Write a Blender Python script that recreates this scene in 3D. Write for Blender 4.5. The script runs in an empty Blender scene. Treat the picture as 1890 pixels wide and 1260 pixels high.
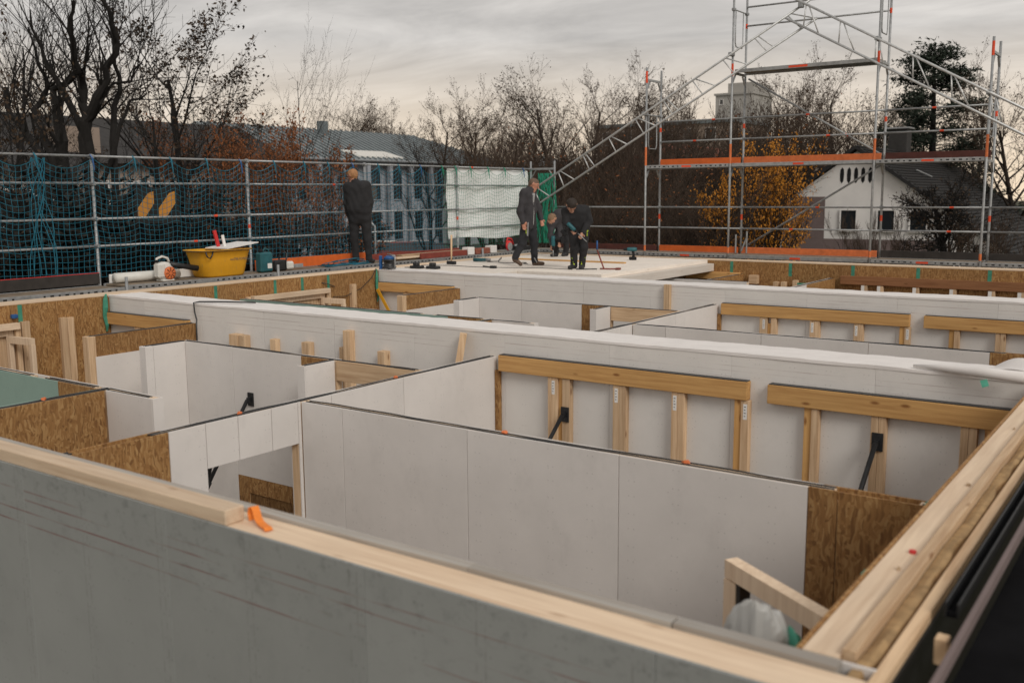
import bpy, math, random
import numpy as np
from mathutils import Vector, Matrix
random.seed(11); RNG = np.random.default_rng(11)
S = bpy.context.scene; C = S.collection
rad = math.radians
# ------------------------------------------------------------------ camera
ZC = 4.523; FPX = 1800.0
yaw, pitch, roll = rad(35.4135), rad(8.5596), rad(0.426)
_fw = np.array([-math.sin(yaw)*math.cos(pitch), math.cos(yaw)*math.cos(pitch), -math.sin(pitch)])
_r = np.array([math.cos(yaw), math.sin(yaw), 0.0]); _d = np.cross(_fw, _r)
_R = math.cos(roll)*_r + math.sin(roll)*_d; _D = -math.sin(roll)*_r + math.cos(roll)*_d
cam = bpy.data.cameras.new('camera'); camo = bpy.data.objects.new('camera', cam); C.objects.link(camo)
camo.matrix_world = Matrix(((_R[0], -_D[0], -_fw[0], 0), (_R[1], -_D[1], -_fw[1], 0), (_R[2], -_D[2], -_fw[2], ZC), (0, 0, 0, 1)))
cam.sensor_width = 36; cam.lens = 36*FPX/1890; cam.clip_start = 0.05; cam.clip_end = 900
cam.dof.use_dof = True; cam.dof.focus_distance = 13.0; cam.dof.aperture_fstop = 2.0
S.camera = camo
S.view_settings.view_transform = 'Standard'; S.view_settings.look = 'None'
S.view_settings.gamma = 1; S.view_settings.use_curve_mapping = False
S.view_settings.exposure = 0.0
# ------------------------------------------------------------------ sky
SUN_EL, SUN_AZ = rad(36), rad(117)        # azimuth measured clockwise from +Y
W = bpy.data.worlds.new('World'); S.world = W; W.use_nodes = True
nt = W.node_tree; N = nt.nodes; L = nt.links; N.clear()
def nd(t, **k):
    n = N.new(t)
    for a, b in k.items(): setattr(n, a, b)
    return n
out = nd('ShaderNodeOutputWorld'); bg = nd('ShaderNodeBackground'); bg.inputs[1].default_value = 0.1
sky = nd('ShaderNodeTexSky', sky_type='NISHITA', sun_disc=False); sky.sun_elevation = SUN_EL; sky.sun_rotation = SUN_AZ
sky.dust_density = 3.0; sky.altitude = 300
tc = nd('ShaderNodeTexCoord'); sep = nd('ShaderNodeSeparateXYZ'); L.new(tc.outputs['Generated'], sep.inputs[0])
zc = nd('ShaderNodeMath', operation='MAXIMUM'); L.new(sep.outputs[2], zc.inputs[0]); zc.inputs[1].default_value = 0.0
za = nd('ShaderNodeMath', operation='ADD'); L.new(zc.outputs[0], za.inputs[0]); za.inputs[1].default_value = 0.10
comb = nd('ShaderNodeCombineXYZ')
for i in (0, 1):
    dv = nd('ShaderNodeMath', operation='DIVIDE'); L.new(sep.outputs[i], dv.inputs[0]); L.new(za.outputs[0], dv.inputs[1]); L.new(dv.outputs[0], comb.inputs[i])
mp = nd('ShaderNodeMapping'); mp.inputs['Rotation'].default_value = (0, 0, rad(50)); mp.inputs['Scale'].default_value = (0.40, 0.80, 1); L.new(comb.outputs[0], mp.inputs[0])
no = nd('ShaderNodeTexNoise'); no.inputs['Scale'].default_value = 1.9; no.inputs['Detail'].default_value = 9; no.inputs['Roughness'].default_value = 0.62; no.inputs['Distortion'].default_value = 0.6
L.new(mp.outputs[0], no.inputs[0])
rp = nd('ShaderNodeValToRGB'); L.new(no.outputs[0], rp.inputs[0])
e = rp.color_ramp.elements; e[0].position = 0.30; e[0].color = (5.2/10, 4.9/10, 4.6/10, 1); e[1].position = 0.70; e[1].color = (9.0/10, 8.5/10, 7.95/10, 1)
# pale warm band of thinner cloud low over the horizon, all the way round
hz = nd('ShaderNodeMapRange'); L.new(sep.outputs[2], hz.inputs[0]); hz.inputs[1].default_value = 0.0; hz.inputs[2].default_value = 0.15; hz.inputs[3].default_value = 1.0; hz.inputs[4].default_value = 0.0
hm = nd('ShaderNodeMixRGB'); L.new(hz.outputs[0], hm.inputs[0]); L.new(rp.outputs[0], hm.inputs[1]); hm.inputs[2].default_value = (1.2, 0.96, 0.70, 1)
sc = nd('ShaderNodeMixRGB', blend_type='MULTIPLY'); sc.inputs[0].default_value = 1; L.new(hm.outputs[0], sc.inputs[1]); sc.inputs[2].default_value = (8.6, 8.6, 8.6, 1)
mx = nd('ShaderNodeMixRGB'); mx.inputs[0].default_value = 0.92; L.new(sky.outputs[0], mx.inputs[1]); L.new(sc.outputs[0], mx.inputs[2])
L.new(mx.outputs[0], bg.inputs[0]); L.new(bg.outputs[0], out.inputs[0])
# ------------------------------------------------------------------ sun behind cloud
sl = bpy.data.lights.new('sun', 'SUN'); sl.energy = 1.5; sl.angle = rad(22); sl.color = (1.0, 0.95, 0.88)
so = bpy.data.objects.new('sun', sl); C.objects.link(so)
_sd = Vector((math.sin(SUN_AZ)*math.cos(SUN_EL), math.cos(SUN_AZ)*math.cos(SUN_EL), math.sin(SUN_EL)))
so.rotation_euler = _sd.to_track_quat('Z', 'Y').to_euler(); so.location = (10, 0, 30)

# ------------------------------------------------------------------ materials
MATS = {}
class NT:
    def __init__(s, name):
        s.m = bpy.data.materials.new(name); s.m.use_nodes = True; s.t = s.m.node_tree; s.n = s.t.nodes; s.l = s.t.links
        s.b = s.n['Principled BSDF']; MATS[name] = s.m
    def nd(s, t, ins=None, **k):
        n = s.n.new(t)
        for a, b in k.items(): setattr(n, a, b)
        for a, b in (ins or {}).items():
            if hasattr(b, 'node'): s.l.new(b, n.inputs[a])
            else: n.inputs[a].default_value = b
        return n
    def math(s, op, a, b=0.0, c=0.0, clamp=False):
        n = s.nd('ShaderNodeMath', {0: a, 1: b, 2: c}, operation=op); n.use_clamp = clamp; return n.outputs[0]
    def pos(s, obj=False):
        return s.nd('ShaderNodeTexCoord').outputs['Object'] if obj else s.nd('ShaderNodeNewGeometry').outputs['Position']
    def rand(s): return s.nd('ShaderNodeObjectInfo').outputs['Random']
    def shift(s, v):
        r = s.rand(); k = s.nd('ShaderNodeCombineXYZ', {0: s.math('MULTIPLY', r, 37.0), 1: s.math('MULTIPLY', r, 91.0), 2: s.math('MULTIPLY', r, 53.0)})
        return s.nd('ShaderNodeVectorMath', {0: v, 1: k.outputs[0]}, operation='ADD').outputs[0]
    def mapv(s, v, scale, rot=(0, 0, 0)): return s.nd('ShaderNodeMapping', {0: v, 'Scale': scale, 'Rotation': rot}).outputs[0]
    def noise(s, v, scale, detail=4, rough=.55, dist=0.0): return s.nd('ShaderNodeTexNoise', {'Vector': v, 'Scale': scale, 'Detail': detail, 'Roughness': rough, 'Distortion': dist}).outputs[0]
    def ramp(s, f, stops):
        n = s.nd('ShaderNodeValToRGB', {0: f}); e = n.color_ramp.elements
        while len(e) < len(stops): e.new(0.5)
        for x, (p, c) in zip(e, stops): x.position = p; x.color = (*c, 1) if len(c) == 3 else c
        return n.outputs[0]
    def mix(s, f, a, b, mode='MIX'):
        return s.nd('ShaderNodeMixRGB', {0: f, 1: a if hasattr(a, 'node') else (*a, 1), 2: b if hasattr(b, 'node') else (*b, 1)}, blend_type=mode).outputs[0]
    def fin(s, col, rough=.8, metal=0.0, bump=None, bs=.2, bd=.01, spec=.5):
        if hasattr(col, 'node'): s.l.new(col, s.b.inputs['Base Color'])
        else: s.b.inputs['Base Color'].default_value = (*col, 1)
        if hasattr(rough, 'node'): s.l.new(rough, s.b.inputs['Roughness'])
        else: s.b.inputs['Roughness'].default_value = rough
        s.b.inputs['Metallic'].default_value = metal; s.b.inputs['Specular IOR Level'].default_value = spec
        if bump is not None:
            n = s.nd('ShaderNodeBump', {'Strength': bs, 'Distance': bd, 'Height': bump}); s.l.new(n.outputs[0], s.b.inputs['Normal'])
        return s.m
def tint(t, col, amt=.12):
    r = t.math('MULTIPLY_ADD', t.rand(), amt*2, 1-amt)
    return t.mix(1.0, col, t.nd('ShaderNodeCombineXYZ', {0: r, 1: r, 2: r}).outputs[0], 'MULTIPLY')
def simple(name, c, rough=.7, metal=0.0, var=.18, scale=9, obj=True, bs=.15, spec=.4, rnd=.06):
    t = NT(name); v = t.shift(t.pos(obj)); n = t.noise(v, scale, 5)
    col = t.ramp(n, [(.28, tuple(x*(1-var) for x in c)), (.74, tuple(min(1, x*(1+var)) for x in c))])
    return t.fin(tint(t, col, rnd), rough, metal, t.noise(v, scale*7, 3), bs, .004, spec)
def lines(t, zsock, zs, w, brk):
    m = None
    for z in zs:
        d = t.math('ABSOLUTE', t.math('SUBTRACT', zsock, z)); k = t.math('LESS_THAN', d, w)
        m = k if m is None else t.math('MAXIMUM', m, k)
    return t.math('MULTIPLY', m, brk)
def board(name, c, red=(), vlines=False, stain=0.0, var=.05, rs=.5, rw=.0030):
    """paper-faced or fibre board: mottling, faint scuffs, optional chalk lines and top stains"""
    t = NT(name); p = t.pos(); v = t.shift(p); sp = t.nd('ShaderNodeSeparateXYZ', {0: p}).outputs
    n = t.noise(v, 1.6, 5, .6); col = t.ramp(n, [(.3, tuple(x*(1-var*1.6) for x in c)), (.7, tuple(x*(1+var) for x in c))])
    f = t.noise(v, 130, 2); col = t.mix(t.math('MULTIPLY', f, .22), col, tuple(x*.72 for x in c))
    sc_ = t.noise(t.mapv(v, (1, 1, .7)), 3.1, 7, .72); col = t.mix(t.ramp(sc_, [(.55, (0, 0, 0)), (.80, (.38, .38, .38))]), col, tuple(x*.66 for x in c))
    uu = t.math('ADD', sp[0], sp[1]); du = t.math('SUBTRACT', t.math('PINGPONG', uu, .15625), .02); dz = t.math('SUBTRACT', t.math('PINGPONG', sp[2], .11), .05)
    rr2 = t.math('ADD', t.math('MULTIPLY', du, du), t.math('MULTIPLY', dz, dz)); col = t.mix(t.math('MULTIPLY', t.math('LESS_THAN', rr2, .0000220), .40), col, tuple(x*.45 for x in c))
    dots = t.nd('ShaderNodeTexVoronoi', {'Vector': v, 'Scale': 9.0}).outputs['Distance']
    col = t.mix(t.math('MULTIPLY', t.math('LESS_THAN', dots, .035), .55), col, tuple(x*.35 for x in c))
    if red:
        brk = t.ramp(t.noise(t.mapv(v, (1.1, 1.1, 30)), 1.0, 4, .7), [(.45, (0, 0, 0)), (.63, (1, 1, 1))])
        wob = t.math('MULTIPLY_ADD', t.noise(p, .5, 1), .008, sp[2])
        col = t.mix(t.math('MULTIPLY', lines(t, wob, red, rw, brk), rs), col, (.16, .045, .04))
    if vlines:
        xm = t.math('ABSOLUTE', t.math('SUBTRACT', t.math('PINGPONG', t.math('ADD', sp[0], .11), .3125), .02))
        g = t.math('LESS_THAN', xm, .0035); brk = t.ramp(t.noise(t.mapv(v, (9, 9, 7)), 3.0, 3, .8), [(.44, (0, 0, 0)), (.56, (1, 1, 1))])
        col = t.mix(t.math('MULTIPLY', t.math('MULTIPLY', g, brk), .3), col, (.09, .075, .07))
    if stain:
        zz = t.math('MULTIPLY', t.math('SUBTRACT', sp[2], 2.62), 2.2, clamp=True)
        sm = t.ramp(t.noise(t.mapv(v, (5, 5, 7)), 2.2, 7, .78), [(.52, (0, 0, 0)), (.70, (1, 1, 1))])
        col = t.mix(t.math('MULTIPLY', t.math('MULTIPLY', zz, sm), stain), col, tuple(x*.28 for x in c))
    return t.fin(tint(t, col, .035), .86, 0, t.noise(v, 60, 4), .12, .004, .25)
def osb(name, k=1.0):
    t = NT(name); v = t.shift(t.pos())
    w = t.nd('ShaderNodeTexNoise', {'Vector': v, 'Scale': 5.0, 'Detail': 2}).outputs['Color']
    wv = t.nd('ShaderNodeVectorMath', {0: t.nd('ShaderNodeVectorMath', {0: w, 1: (.5, .5, .5)}, operation='SUBTRACT').outputs[0], 'Scale': .09}, operation='SCALE').outputs[0]
    v2 = t.nd('ShaderNodeVectorMath', {0: v, 1: wv}, operation='ADD').outputs[0]
    a = t.nd('ShaderNodeTexVoronoi', {'Vector': t.mapv(v2, (80, 80, 12)), 'Scale': 1.0}); b = t.nd('ShaderNodeTexVoronoi', {'Vector': t.mapv(v2, (46, 46, 40), (.5, .5, .5)), 'Scale': 1.0})
    sel = t.math('GREATER_THAN', t.noise(v, 16, 2), .56)
    cc = t.mix(sel, a.outputs['Color'], b.outputs['Color']); g = t.nd('ShaderNodeSeparateXYZ', {0: cc}).outputs[0]
    col = t.ramp(g, [(.0, (.25*k, .115*k, .036*k)), (.25, (.40*k, .200*k, .066*k)), (.62, (.50*k, .265*k, .092*k)), (1.0, (.66*k, .40*k, .165*k))])
    gr = t.noise(t.mapv(v2, (150, 150, 14)), 1.0, 3); col = t.mix(t.math('MULTIPLY', gr, .35), col, (.16*k, .085*k, .04*k))
    big = t.noise(v, 1.1, 3); col = t.mix(t.math('MULTIPLY', t.ramp(big, [(.4, (0, 0, 0)), (.7, (1, 1, 1))]), .30), col, (.24*k, .12*k, .05*k))
    return t.fin(tint(t, col, .10), .72, 0, g, .25, .003, .3)
def wood(name, c, ax, var=.22, knots=.9, rough=.72, spread=.17):
    t = NT(name); v = t.shift(t.pos()); s = [34, 34, 34]; s[ax] = 1.5
    g = t.noise(t.mapv(v, s), 1.0, 6, .62, .35)
    dk = (c[0]*(1-var*1.5), c[1]*(1-var*1.9), c[2]*(1-var*2.2))
    col = t.ramp(g, [(.30, dk), (.60, c), (.80, tuple(min(1, x*(1+var*.5)) for x in c))])
    ks = [7.0, 7.0, 7.0]; ks[ax] = 2.6
    kd = t.nd('ShaderNodeTexVoronoi', {'Vector': t.mapv(v, ks), 'Scale': 1.0}).outputs['Distance']
    col = t.mix(t.math('MULTIPLY', t.ramp(kd, [(.05, (1, 1, 1)), (.13, (0, 0, 0))]), knots), col, (c[0]*.36, c[1]*.24, c[2]*.16))
    bl = t.noise(t.mapv(v, (2, 2, 2)), 1.0, 4); col = t.mix(t.math('MULTIPLY', t.ramp(bl, [(.45, (0, 0, 0)), (.75, (1, 1, 1))]), .3), col, tuple(x*.68 for x in c))
    return t.fin(tint(t, col, spread), rough, 0, g, .18, .003, .35)
gyp = board('gypsum_board', (.70, .665, .635)); gypw = board('gypsum_party', (.72, .695, .665), red=(3.0, 2.955, 2.90), var=.04)
green = board('gypsum_green', (.27, .38, .335)); grey = board('fibre_board_grey', (.272, .284, .277), red=(2.985, 2.935, 2.87, 2.80), vlines=True, stain=.5, var=.05, rs=.85, rw=.0042)
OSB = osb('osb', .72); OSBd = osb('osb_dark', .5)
SPR = [wood('spruce_%s' % 'xyz'[i], (.66, .475, .30), i) for i in range(3)]
PALE = [wood('planed_pale_%s' % 'xyz'[i], (.70, .55, .40), i, .14, .35) for i in range(3)]
LARCH = [wood('glulam_%s' % 'xyz'[i], (.66, .385, .145), i, .2, .9) for i in range(3)]
CLT = wood('clt_deck', (.76, .70, .63), 1, .07, .2); OLD = wood('weathered_plank', (.42, .31, .20), 1, .3, .6)
OLDW = wood('grey_strip', (.40, .375, .34), 0, .15, .1)
DKW = wood('dark_timber', (.27, .125, .055), 0, .25, .6)
steel = simple('galvanised_steel', (.34, .35, .355), .5, .5, .25, 14, obj=True); steeld = simple('galvanised_dull', (.30, .315, .325), .55, .4, .25, 10)
steelb = simple('girder_steel', (.52, .53, .53), .45, .45, .2, 14); hole = simple('hole_dark', (.012, .012, .013), .9); rubber = simple('black_rubber', (.018, .019, .021), .42, 0, .3, 40, spec=.6)
blacks = simple('black_steel', (.022, .023, .025), .45, .2, .3, 20); orange = simple('orange_board', (.62, .125, .022), .6, 0, .16, 6)
redb = simple('red_board', (.21, .045, .032), .7, 0, .25, 6); maroon = simple('maroon_board', (.085, .026, .020), .7, 0, .3, 6)
dkboard = simple('dark_board', (.035, .030, .027), .75, 0, .35, 5); rorange = simple('red_orange_paint', (.70, .07, .02), .55)
fleece = simple('white_fleece', (.74, .71, .69), .9, 0, .05, 5, bs=.3); film = simple('plastic_film', (.40, .40, .385), .4, 0, .1, 6)
mint = simple('mint_tape', (.10, .42, .30), .5, 0, .2, 12); gtape = simple('green_tape', (.05, .24, .16), .5, 0, .25, 10)
insul = simple('wood_fibre', (.36, .235, .115), .95, 0, .3, 18, bs=.6); membrane = simple('black_membrane', (.010, .011, .012), .55, 0, .4, 4)
netb = simple('net_blue', (.015, .145, .215), .7); netg = simple('net_green', (.02, .24, .15), .7); tarp = simple('white_tarp', (.80, .82, .82), .6, 0, .06, 3)
deckm = simple('deck_plywood', (.20, .155, .11), .8, 0, .4, 7); pitch = simple('vignette_black', (.007, .007, .008), .95, 0, .4, 4, spec=.05); deckk = simple('deck_black', (.020, .018, .017), .6, 0, .4, 7)  # near-black: corner vignette put into the deck colour; plain black for barrier posts
conc = simple('concrete', (.30, .29, .27), .9, 0, .2, 2, obj=False); yellow = simple('yellow_plastic', (.72, .36, .018), .5, 0, .10, 5)
teal = simple('teal_plastic', (.015, .10, .12), .45); whitep = simple('white_plastic', (.62, .61, .57), .45, 0, .08); redp = simple('red_plastic', (.55, .03, .03), .45)
rpaint = simple('orange_plastic', (.62, .16, .05), .5); paper = simple('paper_label', (.74, .73, .71), .8, 0, .05); grmark = simple('label_print', (.12, .12, .12), .8)
blue = simple('blue_plastic', (.02, .09, .26), .45); brownb = simple('brick_red', (.25, .085, .055), .8, 0, .3, 20)
glass = simple('window_glass', (.02, .024, .028), .08, 0, .1, 2, spec=.8, bs=0)
strapm = simple('orange_strap', (.78, .22, .03), .6, 0, .15, 30); bark = simple('bark', (.011, .0095, .0085), .9, 0, .35, 8, bs=.6); barkb = simple('bark_brown', (.026, .018, .013), .9, 0, .35, 8, bs=.5)
twig = simple('twig_brown', (.056, .037, .025), .9, 0, .3, 6); leafd = simple('leaf_dry', (.048, .029, .015), .8, 0, .35, 3)
leafh = simple('leaf_hedge', (.010, .010, .008), .85, 0, .4, 3); leafo = simple('leaf_rust', (.20, .068, .020), .75, 0, .4, 3); leafy = simple('leaf_gold', (.46, .185, .013), .7, 0, .35, 3); needle = simple('needle_dark', (.016, .026, .016), .8, 0, .4, 5)
schoolr = simple('cool_render', (.34, .365, .40), .9, 0, .1, 1); plaster = simple('white_render', (.74, .72, .70), .9, 0, .05, 2, bs=.3); brownr = simple('brown_render', (.17, .13, .125), .9, 0, .1, 3)
tilem = simple('roof_tile', (.017, .0165, .017), .75, 0, .35, 6); metroof = simple('metal_roof', (.24, .27, .28), .5, .2, .12, 1); metrib = simple('metal_roof_rib', (.15, .175, .185), .5, .2, .1, 2)
darkroof = simple('dark_roof', (.035, .033, .032), .85, 0, .3, 3); tan = simple('tan_render', (.27, .215, .175), .9, 0, .1, 1); greyr = simple('grey_render', (.33, .32, .30), .9, 0, .08, .5)
asph = simple('asphalt', (.05, .05, .052), .9, 0, .25, 2, obj=False)
def stained(name, c, c2):
    t = NT(name); v = t.shift(t.pos(True)); n = t.noise(v, 4, 6, .7); s = t.noise(t.mapv(v, (1, 1, .4)), 16, 6, .75)
    col = t.ramp(n, [(.3, tuple(x*.82 for x in c)), (.7, c)]); col = t.mix(t.ramp(s, [(.60, (0, 0, 0)), (.72, (.75, .75, .75))]), col, c2)
    return t.fin(col, .55, 0, s, .2, .004, .4)
yellow = stained('yellow_tub_plastic', (.70, .35, .018), (.33, .24, .12))
def ground_mat():
    t = NT('ground_soil'); p = t.pos(); n = t.noise(p, .5, 6, .65)
    col = t.ramp(n, [(.3, (.045, .036, .024)), (.5, (.06, .062, .028)), (.7, (.10, .082, .055))])
    return t.fin(col, .95, 0, t.noise(p, 6, 5), .6, .05)
soil = ground_mat()
# ------------------------------------------------------------------ mesh helpers
class MB:
    def __init__(s): s.v = []; s.f = []
    def add(s, vs, fs):
        o = len(s.v); s.v += [tuple(map(float, p)) for p in vs]; s.f += [tuple(i+o for i in f) for f in fs]; return s
    def box(s, x0, x1, y0, y1, z0, z1):
        x0, x1 = sorted((x0, x1)); y0, y1 = sorted((y0, y1)); z0, z1 = sorted((z0, z1))
        return s.add([(x0, y0, z0), (x1, y0, z0), (x1, y1, z0), (x0, y1, z0), (x0, y0, z1), (x1, y0, z1), (x1, y1, z1), (x0, y1, z1)],
                     [(3, 2, 1, 0), (4, 5, 6, 7), (0, 1, 5, 4), (1, 2, 6, 5), (2, 3, 7, 6), (3, 0, 4, 7)])
    def cbox(s, x0, x1, y0, y1, z0, z1, c=.004):
        """box with chamfered edges"""
        lo = (min(x0, x1), min(y0, y1), min(z0, z1)); hi = (max(x0, x1), max(y0, y1), max(z0, z1))
        idx = {}; vs = []
        for k in range(8):
            s3 = [(k >> a) & 1 for a in range(3)]
            for ax in range(3):
                p = []
                for a in range(3):
                    b = hi[a] if s3[a] else lo[a]
                    if a != ax: b += -c if s3[a] else c
                    p.append(b)
                idx[(k, ax)] = len(vs); vs.append(p)
        fs = []
        for ax in range(3):
            a, b = (ax+1) % 3, (ax+2) % 3
            for sd in (0, 1):
                ks = [(sd << ax) | (i << a) | (j << b) for i, j in ((0, 0), (1, 0), (1, 1), (0, 1))]
                q = [idx[(k, ax)] for k in ks]; fs.append(q if sd else q[::-1])
            for i in (0, 1):
                for j in (0, 1):
                    k0 = (i << a) | (j << b); k1 = k0 | (1 << ax)
                    q = [idx[(k0, a)], idx[(k1, a)], idx[(k1, b)], idx[(k0, b)]]; fs.append(q if (i ^ j) else q[::-1])
        for k in range(8):
            q = [idx[(k, a)] for a in range(3)]; fs.append(q if bin(k).count('1') % 2 == 1 else q[::-1])
        return s.add(vs, fs)
    def hexa(s, p): return s.add(p, [(3, 2, 1, 0), (4, 5, 6, 7), (0, 1, 5, 4), (1, 2, 6, 5), (2, 3, 7, 6), (3, 0, 4, 7)])
    def bar(s, a, b, w, h, up=(0, 0, 1)):
        """rectangular bar from a to b, w sideways, h along up"""
        a = Vector(a); b = Vector(b); d = (b-a).normalized(); u = Vector(up); sd = d.cross(u)
        if sd.length < 1e-4: sd = d.cross(Vector((0, 1, 0)))
        sd.normalize(); u = sd.cross(d).normalized(); sd = sd*w/2; u = u*h/2
        return s.hexa([a-sd-u, a+sd-u, b+sd-u, b-sd-u, a-sd+u, a+sd+u, b+sd+u, b-sd+u])
    def tube(s, pts, r, n=8, cap=True):
        P = [Vector(p) for p in pts]; R = r if isinstance(r, (list, tuple)) else [r]*len(P)
        u = None; o = len(s.v)
        for i, p in enumerate(P):
            d = (P[min(i+1, len(P)-1)]-P[max(i-1, 0)])
            d = d.normalized() if d.length > 1e-9 else Vector((0, 0, 1))
            if u is None:
                u = d.orthogonal().normalized()
            else:
                u = (u-d*u.dot(d)); u = u.normalized() if u.length > 1e-6 else d.orthogonal().normalized()
            w = d.cross(u)
            for k in range(n):
                a = 2*math.pi*k/n; q = p+(u*math.cos(a)+w*math.sin(a))*R[i]; s.v.append((q.x, q.y, q.z))
        for i in range(len(P)-1):
            for k in range(n):
                k2 = (k+1) % n; s.f.append((o+i*n+k, o+i*n+k2, o+(i+1)*n+k2, o+(i+1)*n+k))
        if cap and n > 2:
            s.f.append(tuple(o+k for k in range(n))[::-1]); s.f.append(tuple(o+(len(P)-1)*n+k for k in range(n)))
        return s
    def prism(s, poly, a0, a1, ax):
        """2-D polygon extruded along axis ax (poly in the other two axes, in xyz order)"""
        n = len(poly)
        def P(q, a): l = list(q); l.insert(ax, a); return l
        ar = sum(poly[i][0]*poly[(i+1) % n][1]-poly[(i+1) % n][0]*poly[i][1] for i in range(n))
        if (ar < 0) != (ax == 1): poly = poly[::-1]
        vs = [P(q, a0) for q in poly]+[P(q, a1) for q in poly]
        return s.add(vs, [tuple(range(n))[::-1], tuple(range(n, 2*n))]+[(i, (i+1) % n, n+(i+1) % n, n+i) for i in range(n)])
    def lathe(s, prof, c=(0, 0, 0), n=16):
        o = len(s.v)
        for r, z in prof:
            for k in range(n): a = 2*math.pi*k/n; s.v.append((c[0]+r*math.cos(a), c[1]+r*math.sin(a), c[2]+z))
        for i in range(len(prof)-1):
            for k in range(n): k2 = (k+1) % n; s.f.append((o+i*n+k, o+i*n+k2, o+(i+1)*n+k2, o+(i+1)*n+k))
        s.f.append(tuple(o+k for k in range(n))[::-1]); s.f.append(tuple(o+(len(prof)-1)*n+k for k in range(n)))
        return s
    def grid(s, fn, nu, nv):
        o = len(s.v)
        for i in range(nu+1):
            for j in range(nv+1): s.v.append(tuple(map(float, fn(i/nu, j/nv))))
        for i in range(nu):
            for j in range(nv): a = o+i*(nv+1)+j; s.f.append((a, a+nv+1, a+nv+2, a+1))
        return s
    def xf(s, m):
        s.v = [tuple(m @ Vector(p)) for p in s.v]; return s
ORG = {}
def thing(name, label, cat, loc=(0, 0, 0), group=None):
    o = bpy.data.objects.new(name, None); o.empty_display_size = .2; C.objects.link(o); o.location = loc
    o['label'] = label; o['category'] = cat
    if group: o['group'] = group
    ORG[o.name] = Vector(loc); return o
def mesh(name, mb, mat, parent=None, smooth=False, org=None, fix=False):
    me = bpy.data.meshes.new(name)
    org = Vector(org) if org is not None else (ORG.get(parent.name, Vector()) if parent else Vector())
    V = np.array(mb.v, dtype=np.float64)-np.array(org)
    me.from_pydata(V.tolist(), [], mb.f)
    if fix or True:
        me.validate()
    for m in (mat if isinstance(mat, (list, tuple)) else [mat]): me.materials.append(m)
    if smooth: me.polygons.foreach_set('use_smooth', [True]*len(me.polygons))
    me.update()
    return me
def part(name, mb, mat, parent, smooth=False, label=None, kind=None):
    me = mesh(name, mb, mat, parent, smooth); o = bpy.data.objects.new(name, me); C.objects.link(o)
    o.parent = parent; ORG[o.name] = ORG.get(parent.name, Vector())
    # a sub-part hangs from a part that sits at its thing's origin already
    if label: o['label'] = label
    if kind: o['kind'] = kind
    return o
def solo(name, mb, mat, label, cat, org=None, group=None, smooth=False, kind=None):
    V = np.array(mb.v); org = Vector(org) if org is not None else Vector((V[:, 0].mean(), V[:, 1].mean(), V[:, 2].min()))
    me = mesh(name, mb, mat, None, smooth, org); o = bpy.data.objects.new(name, me); C.objects.link(o); o.location = org; ORG[o.name] = org
    if kind: o['kind'] = kind
    if label: o['label'] = label
    if cat: o['category'] = cat
    if group: o['group'] = group
    return o
def copy_tree(o, parent=None):
    c = o.copy(); C.objects.link(c); c.parent = parent
    for ch in list(o.children): copy_tree(ch, c)
    return c
def ray(px, py):
    a, b = (px-945)/FPX, (py-630)/FPX; return np.array([_R[i]*a+_D[i]*b+_fw[i] for i in range(3)])
def far(px, d):
    """ground point in the direction of picture column px, d metres away"""
    q = ray(px, 358.0); h = math.hypot(q[0], q[1]); return (q[0]/h*d, q[1]/h*d)
def wob(x, s=1.0): return math.sin(x*1.7*s)+.6*math.sin(x*3.1*s+1.3)+.35*math.sin(x*7.3*s+.4)
# ================================================================== ground and floor
ZF, ZI, ZP = 0.2, 2.85, 3.107
o = solo('ground', MB().box(-420, 420, -60, 500, -.5, 0), soil, None, None, org=(0, 0, 0), kind='structure')
o = solo('floor_slab', MB().box(-13.3, -.68, 1.5, 19.75, .004, ZF), conc, None, None, org=(-7, 10, 0), kind='structure')
o = solo('parking_lot', MB().box(-54.2, -34, 20, 78, .0, .03), asph, None, None, org=(-44, 50, 0), kind='structure')
GAP = .0026
def strips(parent, axis, a0, a1, b, z, r=.0064, both=True, offs=(-.02, .02), end=0.0):
    """black sealing strips along a wall top; they lie a little unevenly"""
    for k, off in enumerate(offs):
        n = max(3, int(abs(a1-a0)/.09)); pts = []
        ph = random.random()*9
        for i in range(n+1):
            a = a0+(a1-a0)*i/n; w = .006*wob(a*1.3+ph)
            zz = z+r*.35+max(0, .003*math.sin(a*2.3+ph))+.001*math.sin(a*11+ph)
            pts.append((a, b+off+w, zz) if axis == 'x' else (b+off+w, a, zz))
        part('sealing_strip', MB().tube(pts, r, 5), rubber, parent, True)
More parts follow.
